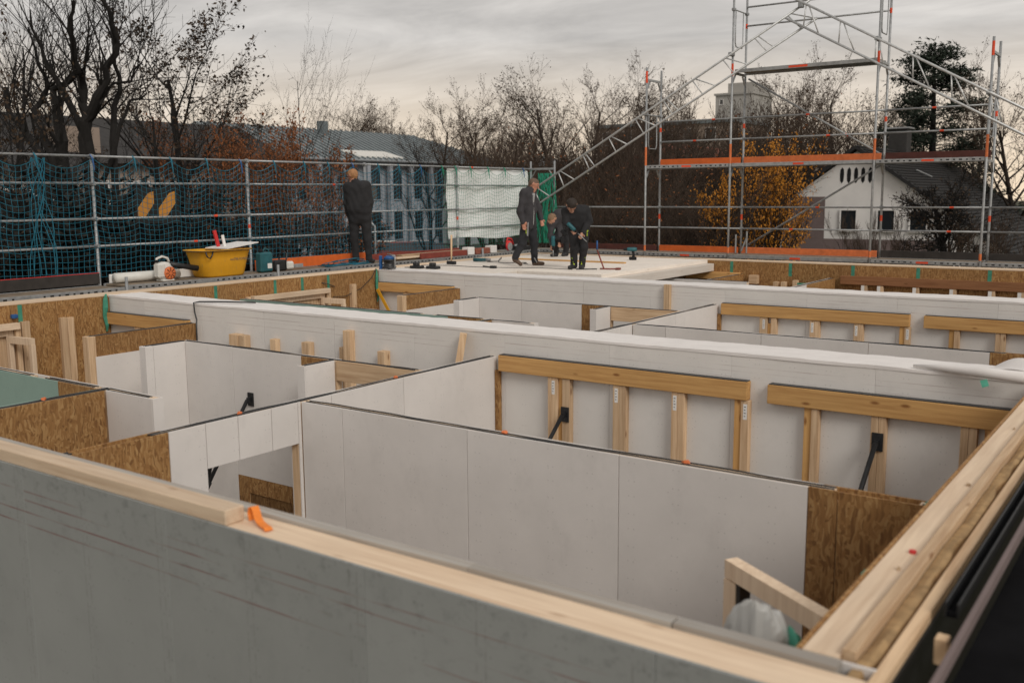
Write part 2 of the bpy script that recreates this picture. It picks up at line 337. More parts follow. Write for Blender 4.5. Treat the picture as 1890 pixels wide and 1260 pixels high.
def wall(name, label, axis, a0, a1, b0, b1, front, back=None, plates=None, holes=(), z0=ZF, z1=ZI, seal=None, bt=.0135, core=None, ends=True):
    """partition: timber core, boards on both faces, top plates with gaps (open troughs), sealing strips.
    axis x: runs along X, visible face at low Y (b0); axis y: runs along Y, visible face at high X (b1).
    front: (start, end, material, z_low, z_high)"""
    loc = ((a0+a1)/2, (b0+b1)/2, z0) if axis == 'x' else ((b0+b1)/2, (a0+a1)/2, z0)
    t = thing(name, label, 'wall', loc)
    def bx(mb, s, e, p, q, zl, zh, c=0):
        f = (lambda *k: mb.cbox(*k, c)) if c else mb.box
        return f(s, e, p, q, zl, zh) if axis == 'x' else f(p, q, s, e, zl, zh)
    i = 0 if axis == 'x' else 1
    hs = sorted(holes); cur = a0
    for (s, e, zh) in hs:
        if s > cur: part('stud_core', bx(MB(), cur, s, b0+bt, b1-bt, z0, z1-.075), SPR[2], t)
        part('lintel', bx(MB(), s, e, b0+bt, b1-bt, zh+.002, z1-.075), SPR[i], t)
        cur = e
    if a1 > cur: part('stud_core', bx(MB(), cur, a1, b0+bt, b1-bt, z0, z1-.075), core or SPR[2], t)
    for (s, e) in (plates or [(a0, a1)]):
        part('top_plate', bx(MB(), s, e, b0+bt+.0005, b1-bt-.0005, z1-.0745, z1-.004, .003), PALE[i], t)
    fr = (b0, b0+bt) if axis == 'x' else (b1-bt, b1); bk = (b1-bt, b1) if axis == 'x' else (b0, b0+bt)
    for lst, (p, q) in ((front, fr), (back if back is not None else [(a0, a1, None, z0, z1)], bk)):
        for (s, e, m, zl, zh) in lst:
            m = m or gyp; nm = {gyp: 'gypsum_board', gypw: 'gypsum_board', green: 'green_gypsum_board', OSB: 'osb_panel', OSBd: 'osb_panel'}[m]
            j = (random.random()-.5)*.003
            part(nm, bx(MB(), s+GAP, e-GAP, p+.0003, q-.0003, zl+.002, zh+j, .0015), m, t)
    bm = (b0+b1)/2
    for (s, e) in (seal if seal is not None else [(a0, a1)]): strips(t, axis, s, e, bm, z1-.004)
    return t
UP = 5.70
def unit(k, back_only=False):
    oy = UP*k; w = ('near', 'middle', 'far')[k]; F = lambda *a: [x+oy for x in a]
    where = ('in the nearest row of rooms', 'in the middle row of rooms')[k]
    y0 = 2.86+oy if k == 0 else 8.66+oy-UP
    Y = lambda y: y+oy
    # door wall
    wall('partition_wall', 'door partition with black strips on top and a doorway, ' + where, 'y', y0, Y(8.135), -6.085, -5.98,
         [(y0, Y(4.14), OSB, ZF, ZI), (Y(4.14), Y(4.46), gyp, ZF, ZI), (Y(4.46), Y(4.76), gyp, 2.503, ZI), (Y(4.76), Y(5.09), gyp, 2.503, ZI), (Y(5.09), Y(5.37), gyp, 2.503, ZI), (Y(5.37), Y(5.404), gyp, ZF, ZI), (Y(5.507), Y(5.75), gyp, ZF, ZI), (Y(5.75), Y(6.67), gyp, ZF, ZI), (Y(6.67), Y(8.13), gyp, ZF, ZI)],
         back=[(y0, Y(4.14), OSB, ZF, ZI), (Y(4.14), Y(4.46), gyp, ZF, ZI), (Y(4.46), Y(5.37), gyp, 2.503, ZI), (Y(5.37), Y(6.6), gyp, ZF, ZI), (Y(6.6), Y(8.13), gyp, ZF, ZI)],
         plates=[(y0, Y(3.42)), (Y(4.05), Y(8.13))], holes=[(Y(4.46), Y(5.37), 2.50)], seal=[(y0+.02, Y(3.42)), (Y(4.02), Y(8.11))])
    # long wall of the big room
    wall('partition_wall', 'long gypsum wall of the big room with a brown strand board end, ' + where, 'x', -5.978, -.955, Y(5.405), Y(5.507),
         [(-5.978, -5.51, gyp, ZF, ZI), (-5.51, -4.25, gyp, ZF, ZI), (-4.25, -3.0, gyp, ZF, ZI), (-3.0, -1.76, gyp, ZF, ZI), (-1.76, -1.59, OSB, ZF, ZI), (-1.59, -.957, OSB, ZF, ZI)],
         back=[(-5.978, -4.72, gyp, ZF, ZI), (-4.72, -3.46, gyp, ZF, ZI), (-3.46, -1.7, gyp, ZF, ZI), (-1.7, -.957, OSB, ZF, ZI)],
         plates=[(-5.976, -1.62), (-1.16, -.957)], seal=[(-5.95, -1.62), (-1.14, -.97)])
    # bathroom wall
    xl = -12.97
    wall('partition_wall', 'low partition with green board, strand board and a white free end, ' + where, 'x', xl, -7.10, Y(4.78), Y(4.885),
         [(xl, -11.05, green, ZF, ZI), (-11.05, -9.8, green, ZF, ZI), (-9.8, -8.55, green, ZF, ZI), (-8.55, -7.905, OSB, ZF, ZI), (-7.78, -7.112, gyp, ZF, ZI)],
         plates=[(xl, -9.05), (-8.86, -7.99), (-7.86, -7.113)], seal=[(xl+.05, -9.08), (-8.8, -8.0), (-7.82, -7.2)])
    # strand board cross wall
    wall('partition_wall', 'strand board cross wall beside the green board partition, ' + where, 'y', y0, Y(4.778), -7.90, -7.785,
         [(y0, Y(3.52), OSB, ZF, ZI), (Y(3.52), Y(4.775), OSB, ZF, ZI)], back=[(y0, Y(4.775), green, ZF, ZI)], seal=[(y0+.02, Y(4.86))])
    # strand board wall by the party wall, with a lower gypsum apron
    t = wall('partition_wall', 'short strand board wall with timber end post and lower grey board, ' + where, 'y', Y(6.66), Y(8.135), -11.09, -10.98,
             [(Y(6.66), Y(7.42), OSB, ZF, ZI), (Y(7.42), Y(8.132), OSB, ZF, ZI)], seal=[(Y(6.6), Y(8.11))])
    part('end_post', MB().cbox(-11.10, -10.972, Y(6.56), Y(6.658), ZF, ZI, .003), SPR[2], t)
    part('gypsum_board', MB().cbox(-10.978, -10.962, Y(6.64), Y(8.12), ZF, 2.597, .0015), gyp, t)
    # corner wall with the prop
    t = wall('partition_wall', 'gypsum wall with a white end post, a corner and a timber header, ' + where, 'x', -9.80, -7.215, Y(7.0), Y(7.105),
             [(-9.69, -8.84, gyp, ZF, ZI), (-8.84, -7.72, gyp, 1.38, ZI), (-7.72, -7.33, OSB, ZF, ZI), (-8.84, -8.66, OSB, ZF, 1.378), (-8.66, -7.95, OSB, 1.19, 1.378), (-7.95, -7.72, OSB, ZF, 1.378)], holes=(), seal=[(-9.75, -6.15)])
    part('corner_return', MB().cbox(-9.80, -9.70, Y(6.58), Y(6.998), ZF, ZI-.004, .003), PALE[1], t)
    part('gypsum_board', MB().cbox(-9.698, -9.684, Y(6.575), Y(6.998), ZF, ZI, .0015), gyp, t)
    part('end_post', MB().cbox(-9.802, -9.684, Y(6.47), Y(6.573), ZF, ZI, .003), gyp, t, label='white end post')
    part('return_stub', MB().cbox(-7.325, -7.232, Y(6.61), Y(6.998), ZF, ZI-.004, .003), PALE[1], t)
    part('gypsum_board', MB().cbox(-7.23, -7.216, Y(6.6), Y(6.998), ZF, ZI, .0015), gyp, t)
    part('gypsum_board', MB().cbox(-7.325, -7.2165, Y(6.585), Y(6.599), ZF, ZI, .0015), gyp, t)
    strips(t, 'y', Y(6.62), Y(7.02), -7.27, ZI-.004); strips(t, 'y', Y(6.5), Y(7.02), -9.745, ZI-.002)
    part('header_beam', MB().cbox(-7.213, -6.088, Y(7.01), Y(7.095), 2.64, ZI-.004, .003), SPR[0], t)
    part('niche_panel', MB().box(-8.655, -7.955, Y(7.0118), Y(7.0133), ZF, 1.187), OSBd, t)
    return
for k in (0, 1): unit(k)
# white end caps of the two green board partitions
for q in [q for q in C.objects if q.type == 'EMPTY' and 'white free end' in q.get('label', '')]:
    y = q.location.y
    part('end_cap', MB().cbox(-7.1105, -7.096, y-.052, y+.0525, ZF, ZI+.001, .0015), gyp, q, label='white end board')
# ------------------------------------------------------------------ party walls
def party(name, label, yf, yb, k):
    t = thing(name, label, 'wall', (-7, (yf+yb)/2, ZF)); xs = [-12.99, -12.13, -10.88, -9.63, -8.38, -7.13, -5.88, -4.63, -3.38, -2.13, -.955]
    part('stud_core', MB().box(-12.99, -.955, yf+.017, yb-.017, ZF, ZP-.01), SPR[2], t)
    for a, b in zip(xs, xs[1:]):
        g = .003 if abs(b+9.63) < .01 or abs(a+9.63) < .01 else .0008
        part('gypsum_board', MB().cbox(a+g, b-g, yf, yf+.0155, ZF, ZP-.004+random.uniform(-.002, .002), .0015), gypw, t)
        part('gypsum_board', MB().cbox(a+g, b-g, yb-.0155, yb, ZF, ZP-.004, .0015), gypw, t)
    # fleece laid over the top, hanging a little over the front edge
    def fl(u, v, lo=(-12.95, 0)):
        x = -13.02+12.05*u; w = wob(x*1.1+k*3)*.0022; q = v*1.16
        if q < .07: return (x, yf-.006-.0015*wob(x*2.3), ZP-.018+q/.07*.024+w*.6)
        if q > 1.09: return (x, yb+.008+.01*wob(x), ZP+.010-(q-1.09)*.5)
        return (x, yf-.007+(q-.07)/1.02*(yb-yf+.015), ZP+.006+.005*math.sin(q*9+x*.7)**2+w+.0016*wob(x*5.1+q*7)+.0012*math.sin(x*23+q*31))
    part('fleece_cover', MB().grid(fl, 300, 16), fleece, t, False)
    # ledger timbers with short studs below
    def led(x0, x1, m=LARCH[0]):
        b = part('ledger_beam', MB().cbox(x0, x1, yf-.088, yf-.001, 2.712, 2.878, .004), m, t)
        part('sealing_strip', MB().box(x0+.01, x1-.005, yf-.080, yf-.004, 2.8785, 2.886), rubber, b)
    led(-5.905, -3.195); led(-3.01, -.96); led(-12.985, -11.11)
    part('strand_strip', MB().cbox(-5.975, -5.925, yf-.055, yf-.001, ZF, 2.709, .002), OSB, t)
    def stud(x0, x1, m=SPR[2], d=.07, top=2.708, lab=False):
        s = part('stud', MB().cbox(x0, x1, yf-d, yf-.001, ZF, top, .003), m, t)
        if lab:
            xm = x0+(x1-x0)*.55; l = part('label_sticker', MB().box(xm-.018, xm+.018, yf-d-.0012, yf-d-.0002, top-.17, top-.03), paper, s)
            mb = MB()
            for i in range(4): mb.box(xm-.010, xm+.008-.005*(i % 2), yf-d-.0018, yf-d-.0013, top-.06-.028*i, top-.052-.028*i)
            part('print', mb, grmark, l)
    for a, b, m, l in ((-5.30, -5.18, 0, 1), (-5.178, -5.13, 1, 0), (-5.128, -5.04, 0, 0), (-4.55, -4.482, 0, 1), (-4.48, -4.41, 0, 0), (-3.93, -3.867, 0, 1), (-3.865, -3.80, 0, 0), (-3.32, -3.255, 1, 0), (-3.253, -3.18, 0, 1),
                       (-2.69, -2.627, 1, 0), (-2.625, -2.56, 0, 0), (-2.13, -2.072, 0, 0), (-2.07, -2.01, 0, 0), (-1.45, -1.392, 0, 0), (-1.39, -1.33, 0, 0), (-1.28, -1.2, 1, 0), (-12.3, -12.18, 0, 1), (-12.17, -12.09, 0, 0)):
        stud(a, b, (SPR[2], LARCH[2])[m], .058 if m else .072, 2.62 if (k == 1 and abs(a+5.178) < .01) else 2.708, l)
    return t
W2 = party('party_wall', 'long white double wall crossing the middle of the house, nearer of two', 8.14, 8.655, 0)
W3 = party('party_wall', 'long white double wall in front of the ceiling deck, farther of two', 13.84, 14.36, 1)
# stud ends and blocks standing against the nearer double wall
for x0, x1, z1, d in ((-10.19, -10.02, 2.775, .11), (-10.015, -9.90, 2.77, .10), (-9.44, -9.34, 2.765, .08), (-8.86, -8.73, 2.775, .09), (-8.25, -8.17, 2.76, .06), (-8.15, -8.04, 2.97, .09), (-7.6, -7.49, 2.775, .10)):
    part('stud', MB().cbox(x0, x1, 8.139-d, 8.139, ZF, z1, .003), SPR[2], W2)
part('stud', MB().cbox(-6.87, -6.77, 13.765, 13.839, ZF, ZP+.01, .003), SPR[2], W3)
mb = MB().bar((-6.75, 7.75, ZF), (-6.36, 8.06, 3.07), .075, .115, up=(.6, -.8, 0)); solo('leaning_plank', mb, SPR[2], 'light plank leaning against the nearer white double wall', 'plank')
# black cable hanging over the wall
pts = [(-10.2, 8.5, ZP+.03), (-10.6, 8.3, ZP+.035), (-10.93, 8.17, ZP+.03), (-10.97, 8.10, ZP+.02), (-10.96, 8.10, 3.0), (-10.91, 8.09, 2.9), (-10.885, 8.06, 2.84), (-10.88, 8.05, 2.3)]
solo('hanging_cable', MB().tube(pts, .011, 6), rubber, 'black cable hanging over the white wall beside the short strand board wall', 'cable', smooth=True)
# ------------------------------------------------------------------ nearest wall (fibre board face)
t = thing('party_wall', 'grey fibre board wall with chalk lines closest to the viewer', 'wall', (-4, 2.72, ZF)); W1 = t
part('stud_core', MB().box(-8.2, -.70, 2.605, 2.845, ZF, ZP-.05), SPR[2], t)
xs = [-8.2, -7.55, -6.3, -5.05, -3.8, -2.55, -1.3, -.70]
for a, b in zip(xs, xs[1:]): part('fibre_board', MB().cbox(a+.0008, b-.0008, 2.588, 2.604, ZF, ZP, .0015), grey, t)
for a, b in ((-8.2, -4.2), (-4.2, -.70)): part('top_plate', MB().cbox(a+.001, b-.001, 2.6045, 2.785, ZP-.049, ZP-.003, .003), PALE[0], t)
for a, b in ((-8.2, -5.1), (-5.1, -2.2), (-2.2, -1.345), (-1.34, -.80)): part('edge_strip', MB().cbox(a+.001, b-.001, 2.787, 2.845, ZP-.049, ZP+.014, .001), OLDW, t)
for a, b in zip(xs, xs[1:]): part('gypsum_board', MB().cbox(a+.001, b-.001, 2.8465, 2.859, ZF, ZP+.005, .001), gyp, t)
mb = MB().cbox(-8.2, -3.385, 2.60, 2.705, ZP-.002, ZP+.068, .005)
solo('loose_beam', mb, PALE[0], 'long squared timber lying on top of the grey foreground wall', 'beam')
def ribbon(pts, w, th, side):
    mb = MB(); sd = Vector(side).normalized()*w/2; n = len(pts)
    for i, p in enumerate(pts):
        p = Vector(p); d = (Vector(pts[min(i+1, n-1)])-Vector(pts[max(0, i-1)])).normalized(); nn = d.cross(sd).normalized()*th/2
        for q in (p-sd-nn, p+sd-nn, p+sd+nn, p-sd+nn): mb.v.append(tuple(q))
    for i in range(n-1):
        for k in range(4): mb.f.append((4*i+k, 4*i+(k+1) % 4, 4*i+4+(k+1) % 4, 4*i+4+k))
    mb.f += [(0, 1, 2, 3), (4*n-1, 4*n-2, 4*n-3, 4*n-4)]
    return mb
pts = [(-3.345, 2.715, ZP+.002), (-3.352, 2.715, ZP+.035), (-3.345, 2.715, ZP+.062), (-3.325, 2.712, ZP+.068), (-3.305, 2.705, ZP+.050), (-3.285, 2.695, ZP+.028), (-3.255, 2.685, ZP+.014), (-3.22, 2.675, ZP+.010), (-3.19, 2.665, ZP+.012), (-3.175, 2.66, ZP+.004)]
solo('lashing_strap', ribbon(pts, .035, .005, (.3, 1, 0)), strapm, 'curled orange webbing strap on the foreground wall top', 'strap', smooth=False)
# ------------------------------------------------------------------ exterior walls
def tapes(t, lst, fn):
    for a in lst: part('joint_tape', fn(a), gtape, t)
t = thing('exterior_wall', 'left outer wall of brown strand board with taped joints and windows', 'wall', (-13.2, 10, ZF)); WL = t
part('stud_core', MB().box(-13.33, -13.018, 1.6, 19.7, ZF, ZP-.05), SPR[2], t)
js = [1.6, 2.85, 4.32, 5.56, 6.82, 8.06, 8.75, 10.03, 11.27, 12.52, 13.7, 14.5, 15.75, 17.0, 18.25, 19.39]
for a, b in zip(js, js[1:]):
    win = [(5.1, 6.69), (10.8, 12.39)]; segs = [(a, b, ZF, ZP)]
    for (p, q) in win:
        new = []
        for (s, e, zl, zh) in segs:
            if e <= p or s >= q or zh < ZP: new.append((s, e, zl, zh)); continue
            if s < p: new.append((s, p, zl, zh))
            if e > q: new.append((q, e, zl, zh))
            new.append((max(s, p), min(e, q), 2.79, zh)); new.append((max(s, p), min(e, q), zl, 1.1))
        segs = new
    for (s, e, zl, zh) in segs:
        if e-s > .02: part('osb_panel', MB().cbox(-13.016, -13.0, s+GAP, e-GAP, zl, zh-.002, .0015), OSB, t)
for a, b in ((1.6, 6.4), (6.4, 11.2), (11.2, 15.9), (15.9, 19.7)): part('top_plate', MB().cbox(-13.2, -13.0, a+.002, b-.002, ZP-.001, ZP+.022, .003), PALE[1], t); part('top_plate', MB().cbox(-13.33, -13.203, a+.002, b-.002, ZP-.001, ZP+.022, .003), PALE[1], t)
tapes(t, [6.82, 10.03, 11.27, 11.89, 12.52], lambda a: MB().box(-12.9985, -12.997, a-.03, a+.03, 2.86-random.random()*.03, ZP-.006))
for y0, y1, d in ((7.35, 7.44, .07), (7.445, 7.54, .07), (6.80, 6.91, .06), (6.70, 6.77, .08), (13.05, 13.17, .07), (12.42, 12.52, .06), (10.62, 10.69, .06), (10.72, 10.79, .05)):
    part('stud', MB().cbox(-12.998, -12.998+d, y0, y1, ZF, 2.86+random.uniform(-.02, .03), .003), SPR[2], t)
for yb, yt in ((5.1, 6.69), (10.8, 12.39)):
    w = part('window_frame', MB().cbox(-13.12, -12.96, yb, yb+.07, 1.1, 2.788, .004).cbox(-13.12, -12.96, yt-.07, yt, 1.1, 2.788, .004).cbox(-13.12, -12.96, yb+.071, yt-.071, 2.70, 2.788, .004).cbox(-13.12, -12.96, yb+.071, yt-.071, 1.1, 1.18, .004).cbox(-13.10, -12.97, (yb+yt)/2-.04, (yb+yt)/2+.04, 1.181, 2.699, .004), PALE[2], t)
    part('window_lintel', MB().cbox(-12.955, -12.86, yb-.1, yt+.05, 2.79, 2.875, .004), PALE[1], t)
    part('window_pane', MB().box(-13.07, -13.06, yb+.06, yt-.06, 1.17, 2.71), glass, w)
    # casement left open into the room
    hx, hy = -12.95, yt-.08; dx, dy = .50, .06
    s = part('window_sash', MB().bar((hx, hy, 2.66), (hx+dx, hy+dy, 2.66), .06, .09).bar((hx, hy, 1.24), (hx+dx, hy+dy, 1.24), .06, .09).bar((hx+.03, hy, 1.285), (hx+.03, hy, 2.615), .07, .06, up=(0, 1, 0)).bar((hx+dx-.03, hy+dy, 1.285), (hx+dx-.03, hy+dy, 2.615), .07, .06, up=(0, 1, 0)), PALE[2], w)
mb = MB().tube([(-12.985, 8.09, ZP+.03), (-12.96, 8.06, ZP-.05), (-12.955, 8.05, 2.95), (-12.965, 8.04, 2.82), (-12.94, 8.05, 2.70), (-12.97, 8.06, 2.60)], [.012, .035, .04, .03, .028, .012], 7)
part('hanging_tape', mb, gtape, t); part('hanging_tape', MB().tube([(-12.98, 13.78, ZP+.02), (-12.95, 13.75, 2.98), (-12.95, 13.74, 2.8), (-12.93, 13.76, 2.6), (-12.95, 13.75, 2.5)], [.01, .03, .028, .02, .01], 7), gtape, t)
solo('folded_ruler', MB().bar((-12.9, 13.70, 2.75), (-12.62, 13.72, 2.32), .02, .06), yellow, 'yellow slat leaning in the corner below the far white wall', 'slat')
part('wall_cable', MB().tube([(-12.99, 12.35, 2.97), (-12.95, 12.45, 2.95), (-12.97, 12.65, 2.88)], .008, 5), rubber, t); part('wall_cable', MB().tube([(-12.97, 12.6, 2.70), (-12.95, 12.9, 2.68), (-12.93, 13.3, 2.8), (-12.94, 13.6, 2.98), (-12.97, 13.75, ZP+.03)], .007, 5), rubber, t)
part('cable_plug', MB().cbox(-12.995, -12.93, 6.68, 6.76, 2.93, 2.985, .01), blue, t)
# back wall
t = thing('exterior_wall', 'rear outer wall of brown strand board under the scaffold', 'wall', (-7, 19.55, ZF)); WB = t
part('stud_core', MB().box(-13.0, -.6, 19.418, 19.72, ZF, ZP-.05), SPR[2], t)
js = [-12.99, -11.87, -10.62, -9.37, -8.11, -6.85, -5.6, -4.39, -3.16, -1.92, -.96]
for a, b in zip(js, js[1:]): part('osb_panel', MB().cbox(a+GAP, b-GAP, 19.40, 19.416, ZF, ZP-.002, .0015), OSB, t)
tapes(t, js[4:10], lambda a: MB().box(a-.034, a+.034, 19.3975, 19.399, 2.84, ZP-.006))
for a, b in ((-13.0, -9.0), (-9.0, -5.0), (-5.0, -.6)): part('top_plate', MB().cbox(a+.002, b-.002, 19.40, 19.72, ZP-.001, ZP+.022, .003), PALE[0], t)
b = part('ledger_beam', MB().cbox(-5.81, -.97, 19.30, 19.398, 2.74, 2.90, .004), DKW, t)
for a in (-5.35, -5.05, -4.4, -3.75, -3.1, -2.62, -2.4, -1.8, -1.3): 
    s = part('stud', MB().cbox(a-.06, a+.06, 19.31, 19.398, ZF, 2.738, .003), SPR[2], t); part('label_sticker', MB().box(a-.055, a+.005, 19.3085, 19.3097, 2.62, 2.73), paper, s)
part('blocking', MB().cbox(-7.68, -7.5, 19.27, 19.398, 2.66, 2.84, .004), SPR[0], t)
b = part('header_beam', MB().cbox(-9.1, -7.9, 19.29, 19.398, 2.72, 2.87, .004), LARCH[0], t)
# right wall
t = thing('exterior_wall', 'right outer wall with pale top plank and layered edge beside the viewer', 'wall', (-.8, 11, ZF)); WR = t
part('stud_core', MB().box(-.935, -.67, 2.45, 19.39, ZF, ZP-.05), SPR[2], t)
for a, b in ((2.88, 7.1), (7.1, 11.5), (11.5, 16.0), (16.0, 19.39)):
    part('top_plank', MB().cbox(-.938, -.822, a+.002, b-.002, ZP-.049, ZP, .003), PALE[1], t); part('raised_batten', MB().cbox(-.819, -.775, a-.1 if a > 3 else 2.9, b-.104, ZP-.049, ZP+.024, .003), SPR[1], t)
for a, b in ((2.87, 5.6), (8.67, 11.3), (14.37, 16.9)): part('edge_board', MB().cbox(-.955, -.9395, a+.003, min(b+2.5, a+5.2), ZP-.40, ZP+.004, .002), OSB, t)
for a in (2.87, 4.12, 5.37, 8.67, 9.92, 11.17, 14.37, 15.62, 16.87, 18.12): part('osb_panel', MB().cbox(-.9545, -.94, a+.003, a+1.247 if a not in (5.37, 11.17) else a+2.7, ZF, ZP-.402, .001), OSB, t)
def jag(u, v):
    y = 2.46+u*16.9; e = .010*max(0, math.sin(y*5.1)+math.sin(y*13.7+1))
    return [(-.772, y, ZP-.012+.004*wob(y*3)), (-.742, y, ZP-.006+.004*wob(y*4)), (-.722-e, y, ZP-.010), (-.712-e, y, ZP-.05)][round(v*3)]
part('wood_fibre_edge', MB().grid(jag, 340, 3), insul, t)
for a, b in ((2.40, 6.2), (6.2, 10.4), (10.4, 14.9), (14.9, 19.39)): part('outer_batten', MB().cbox(-.706, -.664, a+.002, b-.002, ZP-.06, ZP+.004, .003), SPR[1], t)
part('outer_membrane', MB().box(-.662, -.655, 2.40, 19.7, .05, ZP-.03), membrane, t)
part('nail_plug', MB().tube([(-.853, 3.93, ZP), (-.853, 3.93, ZP+.012)], .014, 8), redp, t)
for y in (5.02, 3.72, 6.4): part('knot_mark', MB().tube([(-.86+random.uniform(-.02, .02), y, ZP), (-.86, y, ZP+.0015)], .013, 7), OLD, t)
for y in (3.62, 4.62): part('joint_tape', MB().box(-.958, -.9555, y-.03, y+.03, 2.9, ZP+.002), mint, t)
# opened window of the right wall
w = part('window_frame', MB().cbox(-.985, -.956, 3.02, 3.09, 1.2, 2.83, .003).cbox(-.985, -.956, 3.70, 3.77, 1.2, 2.83, .003).cbox(-.985, -.956, 3.091, 3.699, 2.75, 2.83, .003), PALE[2], t)
H0 = Vector((-.99, 3.74, 0)); dv = Vector((-.735, .47, 0)); z1, z0_ = 2.815, 1.25
def sp(u, z): q = H0+dv*u; return (q.x, q.y, z)
s = part('window_sash', MB().bar(sp(0, z1-.05), sp(1, z1-.05), .07, .085).bar(sp(0, z0_+.05), sp(1, z0_+.05), .075, .10).bar(sp(.05, z0_+.1), sp(.05, z1-.1), .09, .075, up=(.54, .84, 0)).bar(sp(.95, z0_+.1), sp(.95, z1-.1), .09, .075, up=(.54, .84, 0)), PALE[2], w)
g0, g1 = Vector(sp(.10, 0)), Vector(sp(.90, 0)); part('window_gasket', MB().bar(sp(.885, z0_+.1), sp(.885, z1-.1), .035, .06, up=(.54, .84, 0)).bar(sp(.115, z0_+.1), sp(.115, z1-.1), .035, .06, up=(.54, .84, 0)), rubber, w)
def crumple(c, r, seed, flat=.6):
    rg = np.random.default_rng(seed); mb = MB(); n = 14; m = 10; d = rg.normal(size=(26, 3)); d /= np.linalg.norm(d, axis=1)[:, None]; h = rg.uniform(.62, 1.0, 26)
    def f(u, v):
        a, b = 2*math.pi*u, math.pi*(v-.5); q = np.array([math.cos(a)*math.cos(b), math.sin(a)*math.cos(b), math.sin(b)])
        k = min(h[i]/max(1e-3, q @ d[i]) if q @ d[i] > .2 else 9 for i in range(26)); k = min(k, 1.15)*(1+.06*math.sin(9*q[0]+5*q[2])*math.sin(8*q[1]-6*q[2]))
        return (c[0]+q[0]*k*r[0], c[1]+q[1]*k*r[1], c[2]+q[2]*k*r[2])
    return mb.grid(f, 40, 26)
b = solo('film_bundle', crumple((-1.20, 3.13, 2.90), (.13, .11, .29), 3), film, 'crumpled white film bundle stuffed into the corner behind the open window', 'film')
solo('tape_scrap', MB().grid(lambda u, v: (-1.085+.03*math.sin(u*5+v*2)+.02*v, 3.16+.07*u+.015*math.sin(v*7), 2.80+.24*v-.09*abs(u-.45)*2*v+.015*math.sin(u*9)), 8, 10), mint, 'mint green tape scrap beside the crumpled film bundle', 'tape')
# fleece roll on the nearer double wall
pts = [(-1.85, 8.19, ZP+.028), (-1.6, 8.13, ZP+.04), (-1.35, 8.06, ZP+.045), (-1.02, 7.98, ZP+.05)]
r = thing('fleece_roll', 'rolled white fleece sticking out at the right end of the nearer white wall', 'roll', (-1.5, 8.1, ZP)); part('roll', MB().tube(pts, [.012, .03, .04, .043], 12), fleece, r, True); part('tape', MB().bar((-1.30, 8.0, ZP+.0), (-1.28, 7.99, ZP-.05), .05, .004, up=(0, 1, 0)), mint, r)
solo('fleece_scrap', MB().grid(lambda u, v: (-1.32+u*.36, 8.28+v*.33-.1*u, ZP+.02+.04*math.sin(u*3)*v+.02*math.sin(v*6+u*4)+.05*u), 14, 8), fleece, 'crumpled fleece edge lying beside the fleece roll', 'fleece', smooth=True)
# ------------------------------------------------------------------ far row of rooms
wall('partition_wall', 'white partition end beside the ceiling deck in the far row', 'x', -8.95, -7.05, 17.62, 17.72, [(-8.95, -7.06, gyp, ZF, ZI)])
wall('partition_wall', 'strand board cross wall meeting the rear wall near the ceiling deck', 'y', 17.74, 19.39, -7.93, -7.83, [(17.74, 19.38, OSB, ZF, ZI)])
wall('partition_wall', 'strand board cross wall ending at the dark rear ledger', 'y', 14.37, 19.29, -6.02, -5.9, [(14.37, 17.6, gyp, ZF, ZI), (17.6, 19.28, OSB, ZF, ZI)])
t = thing('window_frame_stack', 'stack of timber frames leaning at the rear strand board wall', 'frames', (-6.8, 19.2, ZF))
for i, x in enumerate((-7.1, -6.95, -6.72)): part('frame_post', MB().cbox(x, x+.09, 19.12+.03*i, 19.24+.03*i, ZF, 2.74+.04*(i == 2), .003), SPR[2], t)
part('frame_panel', MB().cbox(-6.62, -6.03, 19.2, 19.26, ZF, 2.70, .003), PALE[2], t); part('frame_seal', MB().box(-6.64, -6.03, 19.19, 19.27, 2.702, 2.73), gtape, t)
# ------------------------------------------------------------------ ceiling deck of solid timber panels
t = thing('ceiling_deck', 'pale solid timber ceiling deck the workers stand on', 'deck', (-11, 17, 2.88))
ZD = 3.12
for a, b, f, e in ((-12.98, -10.46, 14.25, -10.46), (-10.455, -8.65, 14.90, -8.5)):
    part('deck_panel', MB().cbox(a, b, f, 19.385, 3.045, ZD, .004), CLT, t); part('deck_lower_layer', MB().cbox(a, e, f+(.0 if a < -11 else .02), 19.38, 2.888, 3.0445, .004), CLT, t)
# ------------------------------------------------------------------ black props
def prop(label, p, q, nrm, flipz=0):
    t = thing('wall_prop', label, 'prop', q, group='black props bracing the walls'); P = Vector(p); n = Vector(nrm)
    sx = Vector((0, 0, 1)).cross(n).normalized()
    part('wall_plate', MB().bar(P+Vector((0, 0, -.075)), P+Vector((0, 0, .075)), .09, .012, up=n), blacks, t)
    e = P+n*.05; part('bracket', MB().bar(P+n*.006, e, .03, .05), blacks, t)
    d = (Vector(q)-e); m = e+d*.42
    part('outer_tube', MB().tube([e, m], .021, 8), blacks, t, True); part('inner_tube', MB().tube([m, q], .016, 8), blacks, t, True)
    part('collar', MB().tube([m-d.normalized()*.05, m+d.normalized()*.03], .03, 8), blacks, t, True)
    part('foot_plate', MB().box(q[0]-.06, q[0]+.06, q[1]-.06, q[1]+.06, ZF, ZF+.012), blacks, t)
prop('small black prop on the gypsum wall behind the doorway, nearest row', (-8.55, 6.992, 2.29), (-8.75, 5.7, ZF+.02), (0, -1, 0))
prop('black prop on the middle stud of the white wall, left of two', (-5.09, 8.06, 2.35), (-5.55, 6.5, ZF+.02), (0, -1, 0))
prop('black prop on the white wall near the right outer wall', (-2.07, 8.06, 2.50), (-2.35, 6.6, ZF+.02), (0, -1, 0))
prop('thick black prop seen through the doorway', (-6.092, 4.62, 2.56), (-7.3, 5.0, ZF+.02), (-1, 0, 0))
